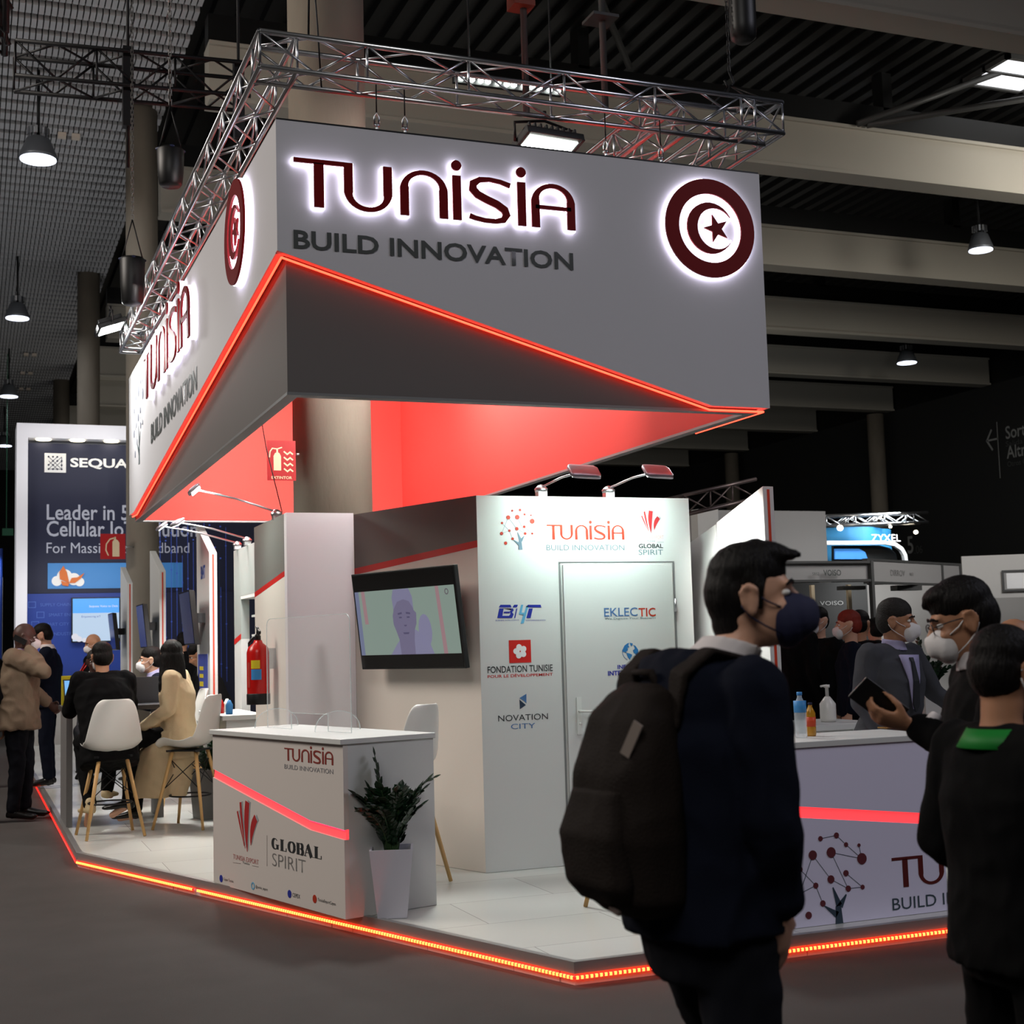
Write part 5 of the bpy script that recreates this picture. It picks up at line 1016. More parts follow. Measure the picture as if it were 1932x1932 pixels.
# interior dark walls with sign
MB().box(f1[0],12.3,YS+2.5,YS+2.6,0,2.3).build('back_wall', M['hallwall'], sb)
q = atY(1550,1142,YS+2.45); text('VOISO', 'lettering', mat('muted_sign', (120,120,118), .5), (q.x,YS+2.49,q.z), X, Z, width=.4, height=.06, parent=sb, depth=.004)
MB().box(atY(1531,1110,YS+1).x,atY(1537,1110,YS+1).x,YS+1,YS+1.05,1.2,2.2).box(atY(1600,1110,YS+1).x,atY(1606,1110,YS+1).x,YS+1,YS+1.05,.4,2.2).build('light_post', mat('cream_post', (196,180,150), .5), sb)
s2b = thing('shell_scheme_booth', 'second grey shell scheme booth with faint name, turning away to the right', 'booth', (0,0,0)); pA = (f1[1]+.02, YS+.1); pB_ = atY(1812,1066,15.8)
o, f, L = shell(s2b, pA, (pB_.x,15.8), 2.20, 2.46, M['greyfascia'], .05); mb = MB(); f.poly(mb, [(0,2.46),(L,2.46),(L,2.49),(0,2.49)], -.06, .01); f.poly(mb, [(0,2.17),(L,2.17),(L,2.20),(0,2.20)], -.06, .01); f.poly(mb, [(L-.05,0),(L,0),(L,2.49),(L-.05,2.49)], -.06, .012); f.poly(mb, [(L-.62,2.2),(L-.57,2.2),(L-.57,2.46),(L-.62,2.46)], -.06, .012); mb.build('frame_rail', M['steelgrey'], s2b)
text('DIRROV', 'lettering', mat('faint_name', (112,110,108), .5), f.o+f.u*.62+Z*2.28, f.u, Z, width=.4, height=.08, parent=s2b, depth=.004); text('5B53', 'lettering', mat('faint_name2', (112,110,108), .5), f.o+f.u*1.15+Z*2.29, f.u, Z, height=.04, parent=s2b, depth=.004)
MB().box(12.7,16.2,18.0,18.1,0,2.3).build('back_wall', M['white3'], s2b)
MB().box(pA[0]+.05,pA[0]+.4,15.2,15.35,2.12,2.17).build('ceiling_lamp', M['steelgrey'], s2b); MB().box(pA[0]+.9,pA[0]+1.3,15.2,15.35,2.1,2.17).build('ceiling_lamp', M['steelgrey'], s2b)
wb = thing('white_booth', 'long pale white booth wall with name board at the right border', 'booth', (0,0,0)); a = atY(1815,1066,16.2)
o, f, L = shell(wb, (a.x,16.2), (a.x+3.4,14.2), 2.0, 2.62, M['white3'])
fq = atY(1850,1085,15.5)
mb = MB(); f.poly(mb, [(.55,2.10),(3.2,2.10),(3.2,2.38),(.55,2.38)], 0, .03); mb.build('name_board', M['greyfascia'], wb); mb = MB(); f.poly(mb, [(.6,2.13),(1.0,2.13),(1.0,2.35),(.6,2.35)], .03, .035); mb.build('name_tile', M['signwhite'], wb)
mb = MB(); f.stroke(mb, [(.55,2.10),(3.2,2.10),(3.2,2.38),(.55,2.38)], .03, .03, .045, closed=True); mb.build('frame_rail', M['steelgrey'], wb); text('5B54  MODE', 'lettering', M['textgrey'], f.o+f.u*1.25+Z*2.2+f.n*.031, f.u, Z, height=.07, parent=wb, depth=.004)
MB().box(a.x+.1,a.x+4,19,19.1,0,2.0).build('back_wall', M['hallwall'], wb)
area('booth_light', (12.2,16.4,2.15), (12.4,18,1.2), .9, 16, (.96,.98,1)); area('booth_light', (12,11,5), (12,15.2,2.3), 2, 150, (1,.98,.95))
# blue booth in the distance
bb_ = thing('blue_booth', 'bright blue curved booth header with glowing white name, far right', 'booth', (0,0,0)); YB_ = 27.5
def bl(px, py): p = atY(px, py, YB_); return (p.x, p.z)
fB = Fr((0,YB_,0), X, Z, -Y); x0, x1 = bl(1545,1030)[0], bl(1706,1030)[0]; zt2, zb2 = bl(1600,997)[1], bl(1600,1064)[1]
xm = bl(1666,1030)[0]; mb = MB(); N = 16
vs = []; 
for i in range(N+1):
    u = i/N; ang = -PI/2*.9*u; vs += [(x0+(xm-x0)*u, YB_+.8*math.sin(PI*u)*-.6, z) for z in (zb2,zt2)]
for i in range(7):
    u = i/6; vs += [(xm+(x1-xm)*u, YB_+.0+.5*u**2, z) for z in (zb2,zt2)]
k = len(vs)//2; mb.add(vs, [(2*i,2*i+2,2*i+3,2*i+1) for i in range(k-1)]); mb.build('header', mat('blue_header', (60,150,206), .5, noise_s=1, noise_a=.05), bb_)
a = bl(1610,1026); text('ZYXEL', 'lettering', mat('white_glow_letter', (255,255,255), .5, emis=(255,250,255), es=1.6), (a[0],YB_-.7,a[1]), X, Z, width=bl(1664,1026)[0]-a[0], height=bl(1610,1013)[1]-a[1], parent=bb_, depth=.02)
mb = MB(); c0 = bl(1557,1026); P = [(bl(1540,1030)),(bl(1655,1030)),(bl(1664,1036)),(bl(1668,1064))]
fB.stroke(mb, [bl(1500,1030),bl(1625,1029),bl(1645,1032),bl(1658,1041),bl(1664,1052),bl(1666,1064)], .09, .8, .9); mb.build('white_arch', M['signwhite'], bb_)
mb = MB(); fB.poly(mb, [bl(1540,1034),bl(1625,1033),bl(1645,1038),bl(1656,1048),bl(1660,1064),bl(1540,1064)], .62, .7); mb.build('dark_interior', M['black'], bb_)
mb = MB(); fB.poly(mb, [bl(1540,1040),bl(1585,1040),bl(1596,1046),bl(1601,1059),bl(1540,1059)], .72, .76); mb.build('blue_window', mat('blue_window', (60,130,206), .5, emis=(70,140,220), es=.5), bb_)
area('booth_light', (bl(1600,980)[0],YB_-1.6,zt2+.3), (bl(1600,1000)[0],YB_,zt2-.6), 1.4, 90, (.9,.97,1), .2); area('booth_light', (bl(1690,980)[0],YB_-1.5,zt2+.3), (bl(1690,1000)[0],YB_,zt2-.6), .6, 40, (.9,.97,1), .2)
MB().box(x0+.3,x0+.5,YB_+.3,YB_+.5,0,zb2+.02).box(x1-.3,x1-.1,YB_+.3,YB_+.5,0,zb2+.02).build('post', M['white3'], bb_)
tt = thing('lighting_truss', 'small silver lighting truss with spotlights over the blue booth', 'truss', (0,0,0)); p0 = atY(1560,992,26.6); p1 = atY(1752,985,25.6)
mb = MB(); truss(mb, p0, p1, (0,.3,0), (0,0,.22), .35, .03, .014); truss(mb, p0+Vector((0,1.2,.1)), p1+Vector((0,1.2,.1)), (0,.3,0), (0,0,.22), .35, .03, .014); mb.build('truss', M['alu'], tt)
for px, py, r in ((1585,996,.075),(1680,994,.03),(1728,1004,.05)):
    p = atY(px, py, 26.0); MB().ell(p, (r,0,0), (0,.05,0), (0,0,r*.9), 12).build('spotlight', mat('warm_spot', (255,255,255), .4, emis=(255,240,210), es=14), tt)
for (pa, pb, y, lb) in (((1300,930),(1420,905),13.5,'dim pinkish truss run seen above the logo wall'),):
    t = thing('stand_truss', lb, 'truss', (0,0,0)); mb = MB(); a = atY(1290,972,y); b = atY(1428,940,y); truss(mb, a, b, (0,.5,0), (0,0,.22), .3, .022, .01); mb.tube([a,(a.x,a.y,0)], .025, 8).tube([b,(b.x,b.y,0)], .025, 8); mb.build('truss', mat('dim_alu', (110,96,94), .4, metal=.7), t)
# pale pipes on the dark wall
for px, py0, py1, xw, lb in ((1395,860,930,31.0,'pale vertical pipe on the dark wall above the slanted panel'),(1668,785,1000,31.0,'tall pale column against the dark right wall')):
    a = atX(px, py0, xw); MB().lathe([(.3,0),(.3,9.5)], (a.x-.4,a.y,0), 16).build('wall_column', M['concrete'], label=lb, cat='column', group='pale columns by the dark wall')
# plant and picture near the grey suit man
pz = atY(1745,1240,9.5); zzp = zz((pz.x+.1,9.6,1.0), 'leafy potted plant behind the grey suited man', .5, 12, 11, .22)
t = thing('plant_stand', 'pale plinth carrying the leafy plant behind the grey suited man', 'plinth', (pz.x+.1,9.6,0)); MB().box(-.18,.18,-.18,.18,0,1.0).build('plinth', M['white3'], t)
# ================================================================ PEOPLE
def remeshed(mb, name, material, parent, vox=.012, smooth=6, fold=0, ff=9, seed=0, fs=(1,1,1), dec=None):
    me = mb.mesh('t', material); o = bpy.data.objects.new('t', me); C.objects.link(o)
    m = o.modifiers.new('r', 'REMESH'); m.mode = 'VOXEL'; m.voxel_size = vox; m.use_smooth_shade = True
    if smooth: s = o.modifiers.new('s', 'SMOOTH'); s.factor = .5; s.iterations = smooth
    dg = bpy.context.evaluated_depsgraph_get(); dg.update()
    n = bpy.data.meshes.new_from_object(o.evaluated_get(dg)); bpy.data.objects.remove(o); bpy.data.meshes.remove(me)
    n.name = name
    if fold:
        k = len(n.vertices); co = np.zeros(k*3); n.vertices.foreach_get('co', co); co = co.reshape(-1,3); no = np.zeros(k*3); n.vertices.foreach_get('normal', no); no = no.reshape(-1,3)
        sv = Vector((seed*3.1, seed*1.7, seed))
        d = np.array([noise.noise(Vector((c[0]*ff*fs[0], c[1]*ff*fs[1], c[2]*ff*fs[2]))+sv)+.5*noise.noise(Vector((c[0]*ff*2.1*fs[0], c[1]*ff*2.1*fs[1], c[2]*ff*2.1*fs[2]))+sv) for c in co])
        d = (1-np.abs(d)*2.2); co += no*(d*fold)[:,None]; n.vertices.foreach_set('co', co.ravel()); n.update()
    n.materials.clear(); n.materials.append(material)
    n.polygons.foreach_set('use_smooth', [True]*len(n.polygons))
    ob = bpy.data.objects.new(name, n); C.objects.link(ob)
    if parent: ob.parent = parent
    return ob
def hand(mb, w, d, n, curl=.5, s=1, thumb=1, r=.0088):
    """palm + five fingers; d finger direction, n palm normal, thumb side = n x d * thumb"""
    w, d, n = Vector(w), Vector(d).normalized(), Vector(n); n = (n-d*n.dot(d)).normalized(); y = n.cross(d)*thumb
    mb.loft([(w-d*.03*s, y*.024*s, n*.019*s),(w+d*.01*s, y*.03*s, n*.017*s),(w+d*.05*s, y*.041*s, n*.015*s),(w+d*.088*s, y*.04*s, n*.011*s)], 14)
    for i, L in enumerate((.072,.082,.076,.06)):
        b = w+d*(.084-.004*abs(i-1))*s+y*(.031-.0205*i)*s; a = 0; p = b
        for j, f in enumerate((.45,.32,.26)):
            a += curl*(.6+.35*j); q = p+(d*math.cos(a)+n*math.sin(a))*L*f*s; mb.cap(p, q, r*(1-.1*j)*s, r*(.93-.1*j)*s, 8); p = q
    t0 = w+d*.022*s+y*.026*s; t1 = t0+(d*.55+y*.65+n*.25*(1+curl)).normalized()*.045*s; t2 = t1+(d*.9+y*.1+n*(.3+.5*curl)).normalized()*.033*s; t3 = t2+(d*.9-y*.2+n*(.3+.6*curl)).normalized()*.024*s
    mb.cap(t0, t1, .013*s, .011*s, 8); mb.cap(t1, t2, .0105*s, .0095*s, 8); mb.cap(t2, t3, .0095*s, .008*s, 8)
DEF = dict(pelvis=(0,0,.93), waist=(0,0,1.08), chest=(0,0,1.27), neck=(-.01,0,1.455), head=(.015,0,1.61), hip=(0,.09,.90), knee=(.015,.10,.49), ank=(-.02,.10,.085), toe=(.15,.12,.04), sh=(0,.175,1.405), el=(-.02,.235,1.13), wr=(.05,.24,.89), hd=None, hn=None)
def person(label, loc, face, J=None, s=1.0, skin_m='skin2', hair='short', hair_m='hair', jacket='blackcloth', legs='trousers', shoe='shoe', mask=None, vox=.013, hy=0, hp=0, hr=0, fold=.006, hem=.84, curl=(.5,.5), hs=1.0, seed=1, collar=None, bulk=1.0, shirt=None, tie=None, skirt=None, name='person', group=None, hl=None, eyes=True, maskscale=1.0, showhands=(1,1), jwid=1.0, hump=0):
    t = thing(name, label, 'person', loc, math.radians(face)); t.scale = (s,s,s); J = J or {}
    if group: t['group'] = group
    P = {}
    for k, v in DEF.items():
        for sd, sg in (('L',1),('R',-1)):
            if k in ('pelvis','waist','chest','neck','head'): P[k] = Vector(J.get(k, v))
            elif v is None: P[k+sd] = Vector(J[k+sd]) if k+sd in J else None
            else:
                if k+sd in J: P[k+sd] = Vector(J[k+sd])
                elif k in J: P[k+sd] = Vector((J[k][0], J[k][1]*sg, J[k][2]))
                else: P[k+sd] = Vector((v[0], v[1]*sg, v[2]))
    su = (P['shL']-P['shR']).normalized(); hu = (P['hipL']-P['hipR']).normalized()
    def sec(p, u, up_, a, b): f = u.cross(up_).normalized(); return (p, u*a, f*b)
    spine = (P['neck']-P['pelvis']).normalized(); up2 = (P['neck']-P['chest']).normalized(); up1 = (P['waist']-P['pelvis']).normalized()
    H = P['head']; Rh = Matrix.Rotation(math.radians(hy), 3, 'Z') @ Matrix.Rotation(math.radians(hp), 3, 'Y') @ Matrix.Rotation(math.radians(hr), 3, 'X')
    def h(*v): return H+Rh @ (Vector(v)*hs)
    def hv(*v): return Rh @ (Vector(v)*hs)
    def hell(mb, c, r): mb.ell(h(*c), hv(r[0],0,0), hv(0,r[1],0), hv(0,0,r[2]), 18)
    # --- body: one continuous surface
    b = MB()
    hell(b, (-.008,0,.03), (.094,.074,.098)); hell(b, (.028,0,-.025), (.062,.058,.085)); hell(b, (.052,0,-.082), (.034,.036,.026)); hell(b, (-.02,0,-.03), (.065,.062,.07))
    b.cap(h(.088,0,.02), h(.112,0,-.022), .009*hs, .0125*hs, 10); hell(b, (.104,0,-.03), (.016,.017,.010))
    for q in (1,-1):
        hell(b, (-.004,q*.078,-.004), (.018,.009,.030)); b.tube([h(.010,q*.080,.014), h(.002,q*.088,.030), h(-.014,q*.092,.033), h(-.026,q*.093,.018), h(-.024,q*.091,-.006), h(-.010,q*.084,-.030), h(.002,q*.079,-.034)], [.006,.0065,.0065,.0065,.006,.0065,.007], 8); b.cap(h(.080,q*.042,.030), h(.089,q*.012,.030), .0075*hs, .0075*hs, 8); hell(b, (.066,q*.036,-.022), (.024,.022,.018))
    hell(b, (.090,0,-.054), (.011,.024,.006)); hell(b, (.088,0,-.066), (.011,.020,.006))
    nb_ = P['neck']-up2*.03; b.loft([sec(nb_, su, up2, .066, .06), sec(nb_.lerp(h(-.018,0,-.07),.5), su, up2, .054, .056), (h(-.015,0,-.05), hv(0,.055,0), hv(.06,0,0))], 18)
    g = .84*bulk
    b.loft([sec(P['pelvis']-up1*.08, hu, up1, .14*g, .10*g), sec(P['pelvis'], hu, up1, .165*g, .115*g), sec(P['waist'], hu.lerp(su,.5).normalized(), spine, .145*g, .10*g), sec(P['chest'], su, up2, .165*g, .115*g), sec(P['neck']-up2*.06, su, up2, .15*g, .085*g), sec(P['neck']+up2*.0, su, up2, .06, .055)], 20)
    for sd in 'LR':
        b.cap(P['sh'+sd]-(P['sh'+sd]-P['chest']).normalized()*.02, P['el'+sd], .052, .040, 12); b.cap(P['el'+sd], P['wr'+sd], .038, .026, 12)
        b.cap(P['hip'+sd], P['knee'+sd], .075, .052, 12); b.cap(P['knee'+sd], P['ank'+sd], .05, .036, 12); b.cap(P['ank'+sd]-Z*.02, P['toe'+sd], .035, .028, 10)
        i = 0 if sd == 'L' else 1
        if showhands[i]:
            d_ = P['hd'+sd] or (P['wr'+sd]-P['el'+sd]).normalized(); n_ = P['hn'+sd] or Vector((0,-1 if sd == 'L' else 1,0))
            hand(b, P['wr'+sd]+d_*.03, d_, n_, curl[i], thumb=(1 if sd == 'L' else -1)*(-1 if P['hn'+sd] and False else 1), r=.0088 if vox < .009 else .0105)
    remeshed(b, 'body', M[skin_m], t, vox, 2 if vox < .009 else 1)
    if eyes:
        for q in (1,-1):
            e = MB(); hell(e, (.0745,q*.031,.010), (.0125,.0135,.0085)); eo = e.build('eye', M['eyew'], t); e = MB(); hell(e, (.0835,q*.032,.010), (.0045,.0062,.0062)); e.build('iris', M['eyed'], eo)
        e = MB()
        for q in (1,-1): e.tube([h(.079,q*.048,.027), h(.092,q*.032,.036), h(.096,q*.014,.031)], [.003,.0045,.0035], 6)
        e.build('eyebrow', M[hair_m], t)
    # --- hair
    if hair != 'bald':
        m = MB(); hell(m, (-.012,0,.062), (.098,.083,.080)); hell(m, (-.038,0,.012), (.078,.0815,.088))
        if hair == 'quiff':
            m = MB(); hell(m, (-.036,0,.018), (.074,.0765,.086)); hell(m, (-.006,0,.066), (.092,.0765,.072)); hell(m, (.020,0,.100), (.078,.060,.036)); m.cap(h(.02,0,.118), h(.118,0,.094), .026*hs, .009*hs, 12); m.cap(h(.0,.03,.110), h(.104,.028,.09), .024*hs, .009*hs, 12); m.cap(h(.0,-.03,.110), h(.106,-.028,.09), .024*hs, .009*hs, 12); hell(m, (-.048,0,-.05), (.050,.058,.045)); hell(m, (.0,0,.042), (.058,.0785,.046)); [m.cap(h(.016,q*.069,.03), h(.014,q*.069,-.018), .012, .009, 8) for q in (1,-1)]
        if hair == 'spiky': hell(m, (.018,0,.095), (.078,.066,.038)); m.cap(h(.03,0,.105), h(.092,0,.080), .022*hs, .013*hs, 10)
        if hair == 'long':
            hell(m, (-.02,0,.05), (.102,.094,.086)); hell(m, (-.045,0,-.01), (.075,.099,.09)); m.loft([(h(-.045,0,.0), hv(0,.100,0), hv(.078,0,0)),(h(-.06,0,-.10), hv(0,.105,0), hv(.06,0,0)),(h(-.075,0,-.20), hv(0,.115,0), hv(.05,0,0)),(h(-.08,0,-.29), hv(0,.10,0), hv(.035,0,0)),(h(-.085,.02,-.34), hv(0,.06,0), hv(.02,0,0))], 18)
            for k in range(9): a = -.10+k*.025; m.cap(h(-.085,a,-.24), h(-.09+.01*math.sin(k),a*1.1,-.33-.02*math.sin(k*2.1)), .018, .006, 8)
        remeshed(m, 'hair', M[hair_m], t, min(vox,.009), 3, .0012 if hair != 'long' else .004, 38 if hair != 'long' else 16, seed, (1,1,.35))
    # --- trousers
    lg = MB(); lg.loft([sec(P['pelvis']-up1*.13, hu, up1, .15*bulk, .115*bulk), sec(P['pelvis']-up1*.02, hu, up1, .175*bulk, .125*bulk), sec(P['waist']-up1*.02, hu, up1, .16*bulk, .115*bulk)], 20)
    for sd in 'LR':
        lg.cap(P['hip'+sd], P['knee'+sd], .092*bulk, .068, 12); lg.cap(P['knee'+sd], P['ank'+sd]+(P['knee'+sd]-P['ank'+sd]).normalized()*.03, .067, .052, 12)
    remeshed(lg, 'trousers', M[legs], t, max(vox,.012), 3, fold*.7, 11, seed+2, (1,1,.7))
    for sd in 'LR':
        sm = MB(); a, c2 = P['ank'+sd], P['toe'+sd]; f = (c2-a); f.z = 0; f = f.normalized() if f.length > .03 else X; lt = Z.cross(f); z0 = min(a.z-.045, c2.z-.015)
        fz = (c2-a).normalized(); dn_ = Z if abs(fz.z) < .8 else -f
        base = a-Z*.045
        sm.loft([(base-f*.055+Z*.02, lt*.028, Z*.022),(base-f*.035+Z*.03, lt*.038, Z*.036),(base+f*.04+Z*.028, lt*.040, Z*.034),(base+f*.12+Z*.014, lt*.046, Z*.024),(base+f*.19+Z*.006, lt*.040, Z*.018),(base+f*.215+Z*.004, lt*.02, Z*.010)], 16, p=2.6); sm.cap(base+Z*.03, base+Z*.085, .044, .042, 12)
        remeshed(sm, 'shoe', M[shoe], t, .010, 1)
    # --- jacket
    j = MB(); B_ = bulk; hz = P['pelvis']+(up1*(hem-.93)); fwd_ = su.cross(up2)
    if hump: j.ell(P['neck']+Vector((-.08,.01,-.075)), X*.095, Y*.19, Z*.118, 20)
    if skirt: j.loft([sec(Vector(p_), hu, Z, a, c2) for p_, a, c2 in skirt], 22)
    j.loft([sec(hz, hu, up1, .20*B_*jwid, .150*B_), sec(P['pelvis']+up1*.03, hu, up1, .19*B_*jwid, .142*B_), sec(P['waist'], hu.lerp(su,.5).normalized(), spine, .182*B_*jwid, .132*B_), sec(P['chest'], su, up2, .205*B_*jwid, .145*B_), sec(P['neck']-up2*.075, su, up2, .185*B_, .112*B_), sec(P['neck']-up2*.03, su, up2, .12, .085), sec(P['neck']+up2*.005, su, up2, .075, .072)], 24, p=2.3)
    for sd in 'LR':
        j.cap(P['neck']-up2*.045+(P['sh'+sd]-P['neck'])*.12, P['sh'+sd]-up2*.005, .072*B_, .070*B_, 14)
        j.cap(P['sh'+sd], P['el'+sd], .074*B_, .058, 14); e, w2 = P['el'+sd], P['wr'+sd]; j.cap(e, e.lerp(w2,.97), .059, .043, 14)
    remeshed(j, 'jacket', M[jacket], t, max(vox,.010), 4, fold, 8, seed, (1,1,.8))
    # --- collar / shirt front / tie
    if collar:
        m = MB(); n0 = P['neck']-up2*.005; n1 = P['neck'].lerp(h(-.02,0,-.06),.60); m.loft([sec(n0, su, up2, .084, .084), sec(n0.lerp(n1,.5), su, up2, .072, .075), sec(n1, su, up2, .065, .069)], 20); remeshed(m, 'shirt_collar', M[collar], t, .007, 1)
    f_ = Fr(P['chest']+up2*.0, su*-1 if False else su, up2, fwd_) if (shirt or tie) else None
    if shirt:
        m = MB(); N = 8; vs = []
        for i in range(N+1):
            u = i/N; zz_ = .155-.33*u; wv = .085*(1-u)+.004; dx = (.110+.046*min(1,u*2.2))*B_
            for q in (-1,0,1): vs.append(P['chest']+up2*zz_+su*wv*q+fwd_*(dx-(.004 if q else 0)+.004))
        m.add(vs, [(3*i+k,3*i+k+1,3*i+k+4,3*i+k+3) for i in range(N) for k in (0,1)], 0, True); so = m.build('shirt_front', M[shirt], t); mo = so.modifiers.new('th', 'SOLIDIFY'); mo.thickness = .012
    if tie:
        m = MB(); pts = [(.14,.018,.128),(.115,.013,.142),(.0,.024,.172),(-.14,.030,.178),(-.19,.004,.178)]; vs = []
        for zz_, wv, dx in [(a_,b_,c_-.004) for a_,b_,c_ in pts]:
            for q in (-1,1): vs.append(P['chest']+up2*zz_+su*wv*q+fwd_*dx*B_)
        m.add(vs, [(2*i,2*i+1,2*i+3,2*i+2) for i in range(4)]); so = m.build('tie', M[tie], t); mo = so.modifiers.new('th', 'SOLIDIFY'); mo.thickness = .01
    if mask:
        k = maskscale; m = MB(); hell(m, (.072,0,-.052), (.042*k,.058*k,.058*k)); m.loft([(h(.07,0,-.045), hv(0,.057*k,0), hv(0,0,.055*k)),(h(.098*k,0,-.046), hv(0,.045*k,0), hv(0,0,.046*k)),(h(.126*k,0,-.044), hv(0,.018*k,0), hv(0,0,.030*k)),(h(.132*k,0,-.043), hv(0,.006,0), hv(0,0,.018))], 18)
        mo = remeshed(m, 'face_mask', M[mask], t, .006, 2); m = MB()
        for q in (1,-1): m.tube([h(.06,q*.056,-.022), h(.03,q*.070,-.006), h(-.004,q*.080,.022), h(-.026,q*.082,.012)], .0022, 5).tube([h(.056,q*.056,-.082), h(.02,q*.068,-.06), h(-.012,q*.078,-.036), h(-.028,q*.082,-.01)], .0022, 5)
        m.build('ear_loop', M[mask], mo)
    return t, P, h
def gl(px, py, t, z=0): p = EYE+ray(px, py)*t; return (p.x, p.y, z)
# --- man with backpack, foreground
J1 = dict(pelvis=(-.02,0,.95), waist=(-.03,0,1.09), chest=(-.035,0,1.27), neck=(.025,-.01,1.46), head=(.115,-.04,1.603), shR=(-.005,-.185,1.41), elR=(.0,-.222,1.16), wrR=(.055,-.18,.99), hdR=(.0,.25,-.95), hnR=(-.2,.95,.1), shL=(-.02,.18,1.41), elL=(.0,.21,1.12), wrL=(.08,.12,.98), hdL=(.2,-.3,-.9), hipL=(0,.09,.9), kneeL=(.16,.10,.50), ankL=(.12,.10,.10), toeL=(.27,.1,.05), kneeR=(.0,-.10,.48), ankR=(-.20,-.10,.14), toeR=(-.06,-.11,.05))
bp, P, h = person('man in navy jacket with dark backpack and navy mask walking past in the foreground', gl(1322,1250,3.0), 6, J1, 1.0, 'skin1', 'quiff', 'hair', 'navycloth', 'trousers', mask='maskb', vox=.0075, hy=-35, hp=-4, fold=.007, hem=.895, hs=.96, curl=(.6,.25), seed=3, collar='shirt', maskscale=1.12, bulk=1.0, hump=1)
m = MB()   # stripes of the shirt collar
bk = thing('backpack', 'dark brown backpack worn by the foreground man', 'backpack', bp.location, math.radians(6))
m.loft([((-.18,-.0,.965), Y*.095, X*.055),((-.19,0,.995), Y*.128, X*.078),((-.205,0,1.12), Y*.145, X*.088),((-.20,0,1.25), Y*.138, X*.083),((-.18,0,1.36), Y*.118, X*.066),((-.16,0,1.41), Y*.09, X*.045),((-.15,0,1.43), Y*.05, X*.025)], 28, p=2.7)
remeshed(m, 'bag_body', M['pack'], bk, .008, 3, .005, 7, 5, (1,1,.6))
m = MB(); m.loft([((-.255,0,.99), Y*.09, X*.025),((-.275,0,1.03), Y*.11, X*.035),((-.285,0,1.13), Y*.11, X*.037),((-.27,0,1.22), Y*.09, X*.025)], 20, p=3); remeshed(m, 'front_pocket', M['pack'], bk, .008, 2, .003, 8, 6)
for s_ in (-1,1):
    m = MB(); pts = [(-.10,s_*.085,1.36),(-.065,s_*.10,1.47),(.0,s_*.112,1.515),(.075,s_*.118,1.495),(.135,s_*.125,1.41),(.125,s_*.135,1.28),(.105,s_*.165,1.15),(.06,s_*.185,1.08)]
    pts = [Vector(p)-Vector((.06 if 0 < i_ < 8 else .045,0,.018)) for i_, p in enumerate(pts)]; vs = []
    for i, p in enumerate(pts):
        tg = (pts[min(i+1,len(pts)-1)]-pts[max(i-1,0)]).normalized(); sd = Vector((0,1,0)); sd = (sd-tg*sd.dot(tg)).normalized(); nr = tg.cross(sd); wd = .032 if i < 6 else .016
        vs.append((p, sd*wd, nr*.009))
    m.loft(vs, 12, p=4); remeshed(m, 'shoulder_strap', M['pack'], bk, .006, 1)
m = MB(); m.tube([(-.13,-.04,1.40),(-.15,-.032,1.455),(-.15,.032,1.455),(-.13,.04,1.40)], .009, 8); m.build('grab_loop', M['pack'], bk)
m = MB(); m.obox((-.252,-.108,1.325), Vector((.010,-.012,.032)), Vector((.006,-.006,-.006)), Vector((.004,.004,0))); m.build('light_logo_patch', mat('patch_grey', (150,136,126), .6), bk)
m = MB(); m.obox((-.285,-.075,.985), Vector((.008,.03,0)), Vector((.0,0,.004)), Vector((.004,0,0))); m.build('zip_pull', mat('zip_grey', (70,60,56), .5), bk)
m = MB(); m.tube([h(-.03,.0,-.0)]*2, .001, 4) if False else None
# watch on the near wrist
w_ = P['wrR']; m = MB(); dd_ = (P['wrR']-P['elR']).normalized(); m.lathe([(.036,-.008),(.038,-.006),(.038,.006),(.036,.008)], w_+dd_*.0, 18, ax=dd_); o = m.build('watch', mat('watch_steel', (150,140,120), .3, metal=.9), bp)
# --- short haired man with green lanyard, right foreground
J2 = dict(head=(.03,.0,1.60), neck=(0,0,1.46), shR=(.0,-.18,1.40), elR=(-.03,-.24,1.15), wrR=(.16,-.20,1.02), hnR=(0,1,-.3), elL=(-.02,.25,1.14), wrL=(.16,.16,.98))
g2, P, h = person('man in black jacket with green lanyard seen from behind in the right foreground', gl(1884,1300,3.3), 2, J2, .885, 'skin2', 'short', 'hair', 'blackcloth', 'blackcloth', mask='maskw', vox=.008, hy=2, hp=4, fold=.006, hs=.98, seed=5, bulk=.95)
m = MB(); N = 40; vs = []; c0 = P['neck']+Vector((-.005,0,.012))
for k in range(N+1):
    a = PI*.30+(2*PI-PI*.60)*k/N; r1 = .083; fr = max(0, math.cos(a))
    p = c0+Vector((r1*math.cos(a), r1*math.sin(a)*1.05, -.012-.05*max(0,math.cos(a)))); q = p+Vector((.030*math.cos(a), .030*math.sin(a), -.050)); vs += [p, q]
m.add(vs, [(2*i,2*i+1,2*i+3,2*i+2) for i in range(N)], 0, True); so = m.build('lanyard_neckband', M['lanyard'], g2); mo = so.modifiers.new('th', 'SOLIDIFY'); mo.thickness = .004
